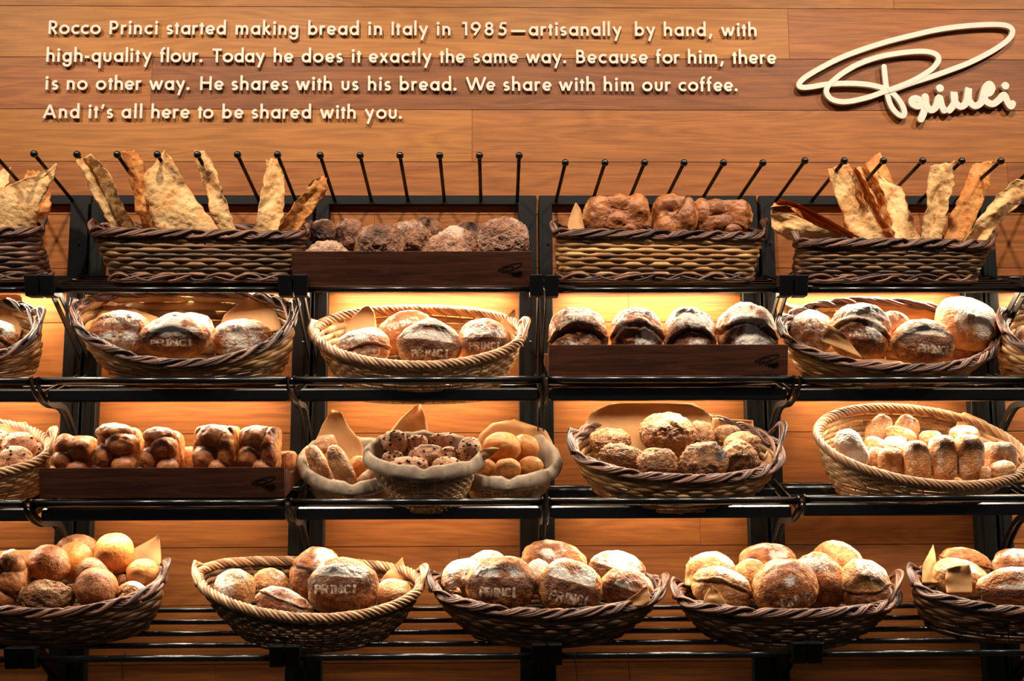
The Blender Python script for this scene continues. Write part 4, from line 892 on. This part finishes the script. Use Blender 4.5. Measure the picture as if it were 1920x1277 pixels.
bread('ear', 1193, 632, 104, 114, 0.30, 'second loaf from the left on the reddish walnut tray, split crust', slash=(0.4, -.55, -.05, .12), patch=[(.35, -.1, .4, 0, .6), (0, -.5, .6, .3, 0)])
bread('ear', 1293, 632, 102, 114, 0.30, 'third loaf from the left on the reddish walnut tray, white-topped', slash=(0.2, -.6, 0.05, .12), patch=[(.2, .9, .5, 0, .9), (.1, -.35, .3, 0, .5)])
bread('ear', 1400, 628, 118, 122, 0.30, 'rightmost loaf on the reddish walnut tray, biggest, with a grey floury patch', slash=(0.32, -.45, -.12, .12), patch=[(0, -.12, .5, 0, .8), (0, .95, .4, 0, .5)])
bread('pag', 1675, 614, 66, 62, 0.12, 'loaf half hidden at the back between the two middle ones, right second shelf basket')
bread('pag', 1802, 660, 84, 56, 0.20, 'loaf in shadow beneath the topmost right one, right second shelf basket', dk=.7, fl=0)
bread('pag', 1522, 622, 88, 84, 0.22, 'stamped loaf behind the handle at the left of the right second shelf basket', stamp=(-.4, .6, .35, .26, .05, -.1), fl=.3)
bread('palepag', 1812, 606, 120, 100, 0.23, 'brightly lit floury loaf perched highest at the right of its second shelf basket', rot=18, patch=[(.15, -.1, .5, .2, .5), (-.2, .4, .5, .1, .2)])
bread('ear', 1612, 622, 120, 108, 0.28, 'tall split dark loaf in the right second shelf basket', rot=8, slash=(0.25, -.5, -.1, .12), patch=[(.4, 0, .35, 0, .6), (-.3, .7, .5, 0, .3)], stamp=(-.5, .2, -.15, .22, 0, 0))
bread('pag', 1731, 642, 120, 92, 0.32, 'stamped loaf with a floury brow low in the right second shelf basket', band=(0.22, -.18, 0.7), stamp=(-.35, .62, -.35, .28, -.1, 0))
bread('cia', 1922, 640, 40, 60, 0.24, 'pale bread showing at the right edge of the second shelf')
# ------------------------------------------------------------------ third shelf
bread('choc', -2, 826, 40, 40, 0.20, 'chocolate chip bun highest at the left edge, third shelf')
bread('choc', 74, 852, 30, 46, 0.20, 'narrow chocolate chip bun against the rim at the left edge basket, third shelf')
bread('choc', 36, 834, 62, 50, 0.26, 'large chocolate chip bun behind the front one at the left edge, third shelf')
bread('choc', 31, 862, 62, 52, 0.33, 'front chocolate chip bun in the basket at the left edge, third shelf')
BL1 = [((-.4, -0.63, .5), (.5, .62, .5)), ((.35, -0.73, .25), (.58, .62, .55)), ((-.42, -0.78, -.25), (.5, .62, .5)), ((.3, -0.83, -.65), (.55, .62, .42))]
BL2 = [((-.1, -0.63, .6), (.75, .62, .38)), ((.2, -0.83, .15), (.6, .62, .5)), ((-.5, -0.78, -.35), (.42, .62, .48)), ((.35, -0.78, -.7), (.5, .62, .4))]
BL3 = [((-.1, -0.68, .45), (.72, .62, .5)), ((-.4, -0.78, -.35), (.52, .62, .5)), ((.5, -0.73, -.05), (.42, .62, .85)), ((.2, -0.78, -.75), (.5, .62, .35))]
bread('brioche', 358, 866, 40, 58, 0.18, 'brioche showing low between the third and fourth loaf of the walnut tray', p=4)
bread('brioche', 541, 874, 34, 58, 0.20, 'brioche in shadow beyond the right end of the walnut tray', p=4)
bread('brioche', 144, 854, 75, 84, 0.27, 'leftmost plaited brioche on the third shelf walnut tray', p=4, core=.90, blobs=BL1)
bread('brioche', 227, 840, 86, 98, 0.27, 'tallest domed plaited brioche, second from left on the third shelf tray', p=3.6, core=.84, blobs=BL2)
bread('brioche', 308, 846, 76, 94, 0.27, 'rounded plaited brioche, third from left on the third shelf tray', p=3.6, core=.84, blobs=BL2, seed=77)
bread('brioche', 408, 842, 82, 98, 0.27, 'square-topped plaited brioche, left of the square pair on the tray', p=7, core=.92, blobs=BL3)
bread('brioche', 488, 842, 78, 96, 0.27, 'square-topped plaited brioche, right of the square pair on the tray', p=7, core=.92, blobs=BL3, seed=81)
bread('cia', 612, 832, 46, 34, 0.14, 'short ciabatta end at the back of the left small basket', rot=-10)
bread('golden', 672, 874, 34, 40, 0.22, 'small orange bread piece right of the two long ciabatta')
bread('cia', 598, 872, 34, 84, 0.24, 'paler long ciabatta leaning in the left small basket, outer left', rot=-26)
bread('cia', 640, 876, 40, 92, 0.27, 'browner long ciabatta leaning in the left small basket', rot=-27, patch=[(-.2, .5, .5, .5, -.1)])
bread('cia', 688, 896, 50, 24, 0.27, 'ciabatta lying low at the right of the left small basket', rot=-40)
bread('choc', 835, 828, 62, 34, 0.22, 'long chocolate chip bun lying at the back of the centre small basket')
bread('choc', 783, 834, 40, 40, 0.25, 'chocolate chip bun at the back, right of the tallest, centre small basket')
bread('choc', 741, 829, 52, 46, 0.26, 'tallest chocolate chip bun at the left of the centre small basket')
bread('choc', 842, 853, 34, 32, 0.28, 'small pale chocolate chip bun in the middle of the centre small basket')
bread('choc', 881, 846, 46, 54, 0.30, 'upright chocolate chip bun at the right of the centre small basket', rot=12)
bread('choc', 737, 860, 42, 30, 0.32, 'small chocolate chip bun at the front left of the centre small basket')
bread('choc', 798, 853, 68, 40, 0.335, 'darkest chocolate chip bun across the middle of the centre small basket', dk=.6, rot=-8)
bread('choc', 768, 872, 72, 34, 0.365, 'broad chocolate chip bun at the very front of the centre small basket')
bread('choc', 837, 872, 56, 32, 0.355, 'chocolate chip bun at the front right of the centre small basket')
bread('golden', 983, 840, 56, 52, 0.17, 'golden roll at the back right of the right small basket')
bread('golden', 941, 840, 72, 60, 0.22, 'largest golden roll in the right small basket')
bread('golden', 912, 878, 38, 36, 0.25, 'golden roll squeezed at the left of the right small basket')
bread('golden', 995, 875, 48, 40, 0.26, 'golden roll at the front right of the right small basket')
bread('golden', 952, 880, 50, 42, 0.29, 'golden roll at the front centre of the right small basket')
bread('raisin', 1312, 818, 62, 64, 0.16, 'raisin loaf behind the big floured one, raisin basket')
bread('raisin', 1364, 816, 54, 40, 0.15, 'small raisin loaf at the back right against the paper, raisin basket', patch=[(.5, .3, .3, .9, 0)])
bread('raisin', 1143, 828, 80, 52, 0.20, 'low raisin loaf at the back left of the raisin basket')
bread('raisin', 1392, 838, 74, 58, 0.22, 'raisin loaf between the back right one and the rim, raisin basket')
bread('raisin', 1250, 812, 110, 78, 0.22, 'biggest raisin loaf with white flour on its crown, topmost in its basket', patch=[(-.2, .6, .35, 0, .7), (.35, .6, .25, 0, .7)], fl=.2)
bread('raisin', 1167, 856, 90, 50, 0.28, 'oval raisin loaf at the front left of the raisin basket', rot=8)
bread('raisin', 1387, 862, 72, 74, 0.28, 'upright pale raisin loaf at the front right of the raisin basket', fl=.4)
bread('raisin', 1233, 868, 80, 60, 0.33, 'small pointed raisin loaf at the front, left of the burnt one')
bread('raisin', 1320, 866, 96, 78, 0.33, 'burnt-patched raisin loaf at the front middle of the raisin basket', patch=[(.3, .4, .6, .8, -.3)])
bread('cia', 1647, 806, 42, 66, 0.13, 'oval ciabatta slice propped against the back of the big pale basket', rot=38, t=0.5, p=2.1)
bread('cia', 1700, 803, 46, 50, 0.12, 'second propped ciabatta end at the back of the big pale basket', rot=30, t=0.5)
bread('cia', 1690, 818, 62, 34, 0.17, 'ciabatta below the second propped end, big pale basket', rot=18)
bread('cia', 1745, 824, 44, 34, 0.17, 'small ciabatta end at the back middle of the big pale basket')
bread('cia', 1636, 842, 40, 50, 0.20, 'ciabatta squeezed behind the white slanting one, big pale basket', rot=20)
bread('cia', 1678, 838, 50, 40, 0.21, 'short rounded ciabatta left of the upright trio, upper', fl=.45)
bread('cia', 1809, 822, 56, 50, 0.19, 'ciabatta behind the third upright one near the paper')
bread('cia', 1872, 862, 60, 66, 0.24, 'square-cut ciabatta at the right of the big pale basket', p=6, dk=.1, fl=.3)
bread('cia', 1645, 862, 34, 50, 0.25, 'narrow ciabatta between the white slanting one and the stubby one', rot=-10)
bread('cia', 1596, 842, 52, 78, 0.27, 'white floury ciabatta slanting at the left of the big pale basket', rot=-30, fl=.7)
bread('cia', 1669, 868, 46, 58, 0.29, 'stubby ciabatta at the front left of the upright trio', p=3)
bread('cia', 1717, 864, 50, 76, 0.31, 'first upright ciabatta of the front trio, big pale basket', p=3.4, patch=[(0, .4, .4, .22, 0)])
bread('cia', 1767, 860, 50, 88, 0.31, 'second upright ciabatta of the front trio, big pale basket', p=3.4, patch=[(.2, .3, .4, .22, 0)], seed=200)
bread('cia', 1817, 858, 52, 88, 0.31, 'third upright ciabatta of the front trio, big pale basket', p=3.4, seed=201)
bread('cia', 1848, 888, 22, 28, 0.34, 'tiny ciabatta end at the foot of the third upright one')
bread('cia', 1880, 884, 52, 40, 0.33, 'small ciabatta at the front right of the big pale basket', rot=-15)
# ------------------------------------------------------------------ bottom shelf
bread('brown', 145, 1032, 80, 60, 0.15, 'brown roll at the very back of the left edge basket, bottom shelf')
bread('golden', 138, 1052, 66, 74, 0.19, 'bright golden roll behind the two brown ones, bottom shelf left', rot=20)
bread('golden', 214, 1038, 76, 78, 0.22, 'topmost golden roll in the left edge basket, bottom shelf', patch=[(0, .1, .35, .7, -.2)])
bread('golden', 268, 1077, 62, 58, 0.25, 'golden roll against the right rim of the left edge basket, bottom shelf')
bread('brown', 229, 1092, 30, 30, 0.23, 'sliver of a roll between the topmost golden and the floury one')
bread('brown', 92, 1058, 80, 72, 0.25, 'brown seeded roll above the knobbly nut loaf, bottom shelf left', rot=20)
bread('brown', 175, 1076, 68, 60, 0.26, 'brown roll behind the front tall one, left edge basket, bottom shelf', rot=20, patch=[(-.3, .6, .4, .5, .2)])
bread('walnut', 136, 1108, 28, 30, 0.27, 'piece of nut loaf between the knobbly loaf and the front roll', dk=.6)
bread('palepag', 249, 1114, 60, 48, 0.31, 'small pale floury roll by the rim, left edge basket, bottom shelf', rot=15)
bread('brown', 180, 1104, 84, 78, 0.32, 'front egg-shaped brown roll in the left edge basket, bottom shelf', rot=28, p=2.0)
bread('walnut', 86, 1122, 110, 70, 0.33, 'knobbly nut loaf with a star-shaped dark crack, bottom shelf left', mat='raisin', patch=[(0, .1, .3, .7, -.2), (-.1, .2, .5, 0, .2)])
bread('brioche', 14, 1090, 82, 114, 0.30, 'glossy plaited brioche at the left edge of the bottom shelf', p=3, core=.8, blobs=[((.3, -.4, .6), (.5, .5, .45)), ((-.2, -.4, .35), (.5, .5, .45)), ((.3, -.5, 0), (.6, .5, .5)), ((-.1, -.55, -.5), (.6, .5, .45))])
bread('palepag', 738, 1114, 70, 58, 0.21, 'floury loaf at the right of the pale twisted-rim basket, bottom shelf')
bread('palepag', 510, 1094, 72, 54, 0.19, 'small pale loaf at the back of the pale twisted-rim basket, bottom shelf', rot=25)
bread('pag', 592, 1078, 96, 106, 0.21, 'loaf leaning behind the big stamped one, pale twisted-rim basket', rot=35, patch=[(.1, .3, .4, .5, .1), (-.2, .6, .3, 0, .3)], slash=(0.1, -.3, 0, .06))
bread('palepag', 440, 1106, 80, 82, 0.26, 'floury loaf standing at the left of the pale twisted-rim basket, bottom shelf', rot=-20, patch=[(-.2, 0, .6, 0, .4)])
bread('palepag', 532, 1136, 116, 62, 0.33, 'long scored loaf lying across the front, pale twisted-rim basket', rot=22, slash=(0.3, 0, 0.05, .08), mat='pagnotta', fl=.3)
bread('pag', 644, 1102, 134, 112, 0.31, 'big dark stamped loaf with a flour cap, pale twisted-rim basket', band=(0.40, -.07, 0.55), stamp=(-.72, .42, .0, .24, 0, 0), dk=.6)
bread('palepag', 915, 1060, 78, 56, 0.15, 'pale loaf at the back left of the centre basket, bottom shelf', fl=.35)
bread('pag', 1038, 1052, 124, 76, 0.15, 'broad loaf topmost at the back of the centre basket, bottom shelf', rot=8, patch=[(-.2, .6, .35, 0, .5), (.1, 0, .5, 0, .2)])
bread('palepag', 1010, 1074, 48, 52, 0.20, 'small white loaf wedged between the three large ones, centre bottom basket', fl=.5)
bread('palepag', 1156, 1068, 108, 72, 0.20, 'brightly floured loaf at the back right of the centre basket, bottom shelf', rot=8, band=(0.05, -.25, .7), mat='pagnotta', fl=.3)
bread('palepag', 869, 1086, 84, 76, 0.24, 'pale loaf against the left rim of the centre basket, bottom shelf', rot=-25, band=(-.2, .3, .5), fl=.25)
bread('palepag', 1176, 1106, 108, 80, 0.30, 'loaf at the front right of the centre basket beside curled paper, bottom shelf', rot=15, band=(0.05, -.1, .5), mat='pagnotta')
bread('pag', 941, 1098, 134, 112, 0.31, 'stamped loaf, left of the big front pair in the centre basket, bottom shelf', band=(0.30, -.03, 0.55), stamp=(-.62, .38, -.18, .26, 0, .1), dk=.5, point=-.04)
bread('pag', 1068, 1104, 126, 110, 0.32, 'stamped loaf, right of the big front pair in the centre basket, bottom shelf', rot=12, band=(0.28, -.05, 0.65), stamp=(-.6, .6, -.28, .30, .04, 0), dk=.5)
bread('pag', 1441, 1052, 108, 66, 0.14, 'brown loaf at the back, topmost left in the eight-loaf basket', patch=[(.2, .5, .4, 0, .5)])
bread('palepag', 1570, 1054, 96, 80, 0.14, 'golden loaf at the back right, highest in the eight-loaf basket', rot=20, fl=.1, top=.3)
bread('palepag', 1336, 1072, 96, 74, 0.19, 'pale loaf at the back left of the eight-loaf basket', rot=10, patch=[(.3, -.1, .4, .3, 0)])
bread('palepag', 1409, 1080, 68, 64, 0.21, 'small orange-lit loaf between the left pair and front one, eight-loaf basket', fl=.1)
bread('palepag', 1536, 1094, 106, 116, 0.26, 'tall loaf with a stamped C between the front loaf and the right one', rot=-15, mat='pagnotta', fl=.15, patch=[(-.3, .6, .4, 0, .4)])
bread('palepag', 1620, 1098, 96, 98, 0.29, 'floury loaf at the right of the eight-loaf basket', rot=22, slash=(-.3, .3, .5, .06))
bread('palepag', 1354, 1106, 116, 84, 0.30, 'speckled scored loaf at the front left of the eight-loaf basket', rot=15, slash=(0.35, -.3, 0, .07))
bread('pag', 1471, 1102, 126, 110, 0.33, 'front middle stamped loaf with tilted lettering, eight-loaf basket', rot=-14, stamp=(-.35, .72, -.42, .26, 0, 0), patch=[(.1, .3, .3, 0, .35)], fl=.12, top=.2)
bread('pag', 1809, 1056, 98, 60, 0.15, 'back loaf with a dark seam in the right edge basket, bottom shelf', rot=10, slash=(0.0, 0, -.1, .05))
bread('palepag', 1908, 1062, 96, 66, 0.15, 'brown loaf at the back by the right edge, bottom shelf', mat='pagnotta')
bread('palepag', 1800, 1084, 108, 72, 0.22, 'pale loaf behind the square of paper, right edge basket, bottom shelf', rot=12)
bread('palepag', 1905, 1104, 150, 80, 0.31, 'large loaf at the front by the right edge, bottom shelf', band=(0.0, -.05, .5), mat='pagnotta')

# ------------------------------------------------------------------ parchment
paper('brown paper corner rising at the left of the brioche basket, top shelf', [(1066, 438), (1064, 420), (1072, 395), (1079, 380)], [(1098, 436), (1094, 418), (1090, 395), (1082, 381)], 0.30, 0.24)
paper('dark brown paper filling the basket cropped by the left edge, second shelf', [(-60, 680), (-50, 600), (-40, 552)], [(30, 650), (48, 600), (40, 552)], 0.16, 0.11)
paper('paper corner at the left of the first full basket, second shelf', [(164, 640), (160, 590), (160, 552)], [(315, 640), (300, 596), (178, 554)], 0.20, 0.12)
paper('peaked paper corner at the right of the first full basket, second shelf', [(400, 640), (420, 590), (460, 558)], [(530, 620), (516, 580), (466, 556)], 0.20, 0.12)
paper('folded paper corner at the back left of the pale second shelf basket', [(650, 660), (645, 620), (662, 592), (684, 573)], [(712, 655), (706, 610), (702, 585), (690, 572)], 0.22, 0.13)
paper('paper tip beside the right handle of the pale second shelf basket', [(925, 640), (938, 605), (952, 590), (964, 580)], [(982, 650), (972, 615), (968, 595), (966, 580)], 0.20, 0.16)
paper('paper corner at the back left of the right second shelf basket', [(1482, 625), (1473, 600), (1464, 566)], [(1585, 615), (1540, 585), (1467, 565)], 0.17, 0.09)
paper('wide creased paper along the back of the right second shelf basket', [(1600, 640), (1585, 590), (1600, 566)], [(1780, 640), (1755, 595), (1748, 566)], 0.13, 0.075)
paper('paper point over the front rim of the right second shelf basket', [(1540, 640), (1542, 630), (1552, 615), (1556, 609)], [(1618, 672), (1600, 650), (1580, 625), (1558, 609)], 0.36, 0.35)
paper('bright white-lit paper behind the chocolate buns, third shelf left edge', [(-40, 850), (-20, 815), (0, 795)], [(78, 850), (76, 820), (48, 791)], 0.17, 0.12)
paper('large paper sheet standing in the left small basket, third shelf', [(586, 870), (590, 830), (605, 795), (622, 768)], [(690, 870), (678, 828), (652, 798), (640, 772)], 0.16, 0.13)
paper('tall pointed paper sheet in the centre small basket, third shelf', [(716, 850), (722, 820), (750, 785), (784, 756)], [(806, 840), (803, 805), (797, 778), (788, 757)], 0.17, 0.115)
paper('small paper point over the right rim of the centre small basket', [(888, 862), (892, 852), (904, 843), (920, 838)], [(912, 862), (925, 852), (934, 845), (936, 840)], 0.35, 0.37)
paper('wide paper backing the golden rolls in the right small basket', [(893, 850), (898, 815), (922, 794), (960, 786)], [(1040, 868), (1036, 830), (1024, 806), (964, 786)], 0.15, 0.11)
paper('wide paper sheet arching behind the raisin bread, third shelf', [(1096, 850), (1090, 805), (1110, 772), (1150, 756)], [(1345, 850), (1338, 805), (1330, 775), (1300, 756)], 0.16, 0.135)
paper('square paper corner behind the small back raisin loaf, third shelf', [(1335, 850), (1334, 800), (1336, 783)], [(1416, 840), (1414, 805), (1412, 788)], 0.13, 0.10)
paper('small paper point inside the right rim of the raisin basket', [(1424, 875), (1430, 862), (1438, 845)], [(1452, 872), (1448, 858), (1440, 845)], 0.33, 0.31)
paper('paper folded over the back right rim of the big pale ciabatta basket', [(1785, 835), (1790, 805), (1800, 778), (1806, 773)], [(1868, 838), (1864, 815), (1850, 790), (1810, 773)], 0.12, 0.08)
paper('small orange paper corner at the front left of the big pale basket', [(1622, 884), (1628, 878), (1636, 874)], [(1674, 892), (1662, 882), (1640, 874)], 0.38, 0.37)
paper('paper sheet rising at the right of the left edge basket, bottom shelf', [(236, 1080), (246, 1045), (252, 1028), (290, 1008)], [(302, 1075), (302, 1040), (300, 1015), (297, 1001)], 0.17, 0.12)
paper('paper behind the rolls at the left edge, bottom shelf', [(-30, 1090), (-25, 1050), (-20, 1034)], [(86, 1080), (80, 1050), (72, 1030)], 0.12, 0.09)
paper('paper corner over the front rim of the left edge basket, bottom shelf', [(214, 1134), (222, 1120), (230, 1112)], [(268, 1130), (252, 1118), (234, 1112)], 0.375, 0.36)
paper('paper point at the right of the pale twisted-rim basket, bottom shelf', [(712, 1090), (726, 1072), (742, 1058), (753, 1046)], [(770, 1110), (765, 1085), (760, 1065), (755, 1045)], 0.17, 0.15)
paper('curled paper over the front right loaf of the centre bottom basket', [(1158, 1138), (1180, 1122), (1198, 1110), (1210, 1100)], [(1210, 1136), (1220, 1128), (1218, 1112), (1213, 1099)], 0.385, 0.38)
paper('small paper triangle at the left rim of the centre bottom basket', [(842, 1108), (850, 1102), (855, 1100)], [(866, 1112), (862, 1104), (856, 1100)], 0.34, 0.33)
paper('upright paper tip at the back left of the eight-loaf basket', [(1284, 1098), (1285, 1070), (1294, 1045)], [(1300, 1100), (1301, 1070), (1296, 1044)], 0.22, 0.19)
paper('dark paper triangle at the front left of the eight-loaf basket', [(1317, 1134), (1322, 1115), (1333, 1099)], [(1364, 1134), (1352, 1115), (1336, 1098)], 0.385, 0.375)
paper('pointed paper rising at the left of the right edge basket, bottom shelf', [(1728, 1095), (1730, 1060), (1740, 1040), (1749, 1022)], [(1760, 1095), (1757, 1065), (1754, 1040), (1750, 1021)], 0.24, 0.20)
paper('square paper flap in front of the pale loaf, right edge basket', [(1775, 1112), (1772, 1085), (1775, 1065)], [(1823, 1112), (1822, 1080), (1818, 1057)], 0.375, 0.35)
paper('small orange paper corner at the left end of the third shelf walnut tray', [(88, 892), (92, 882), (96, 871)], [(110, 890), (106, 880), (98, 870)], 0.36, 0.35)
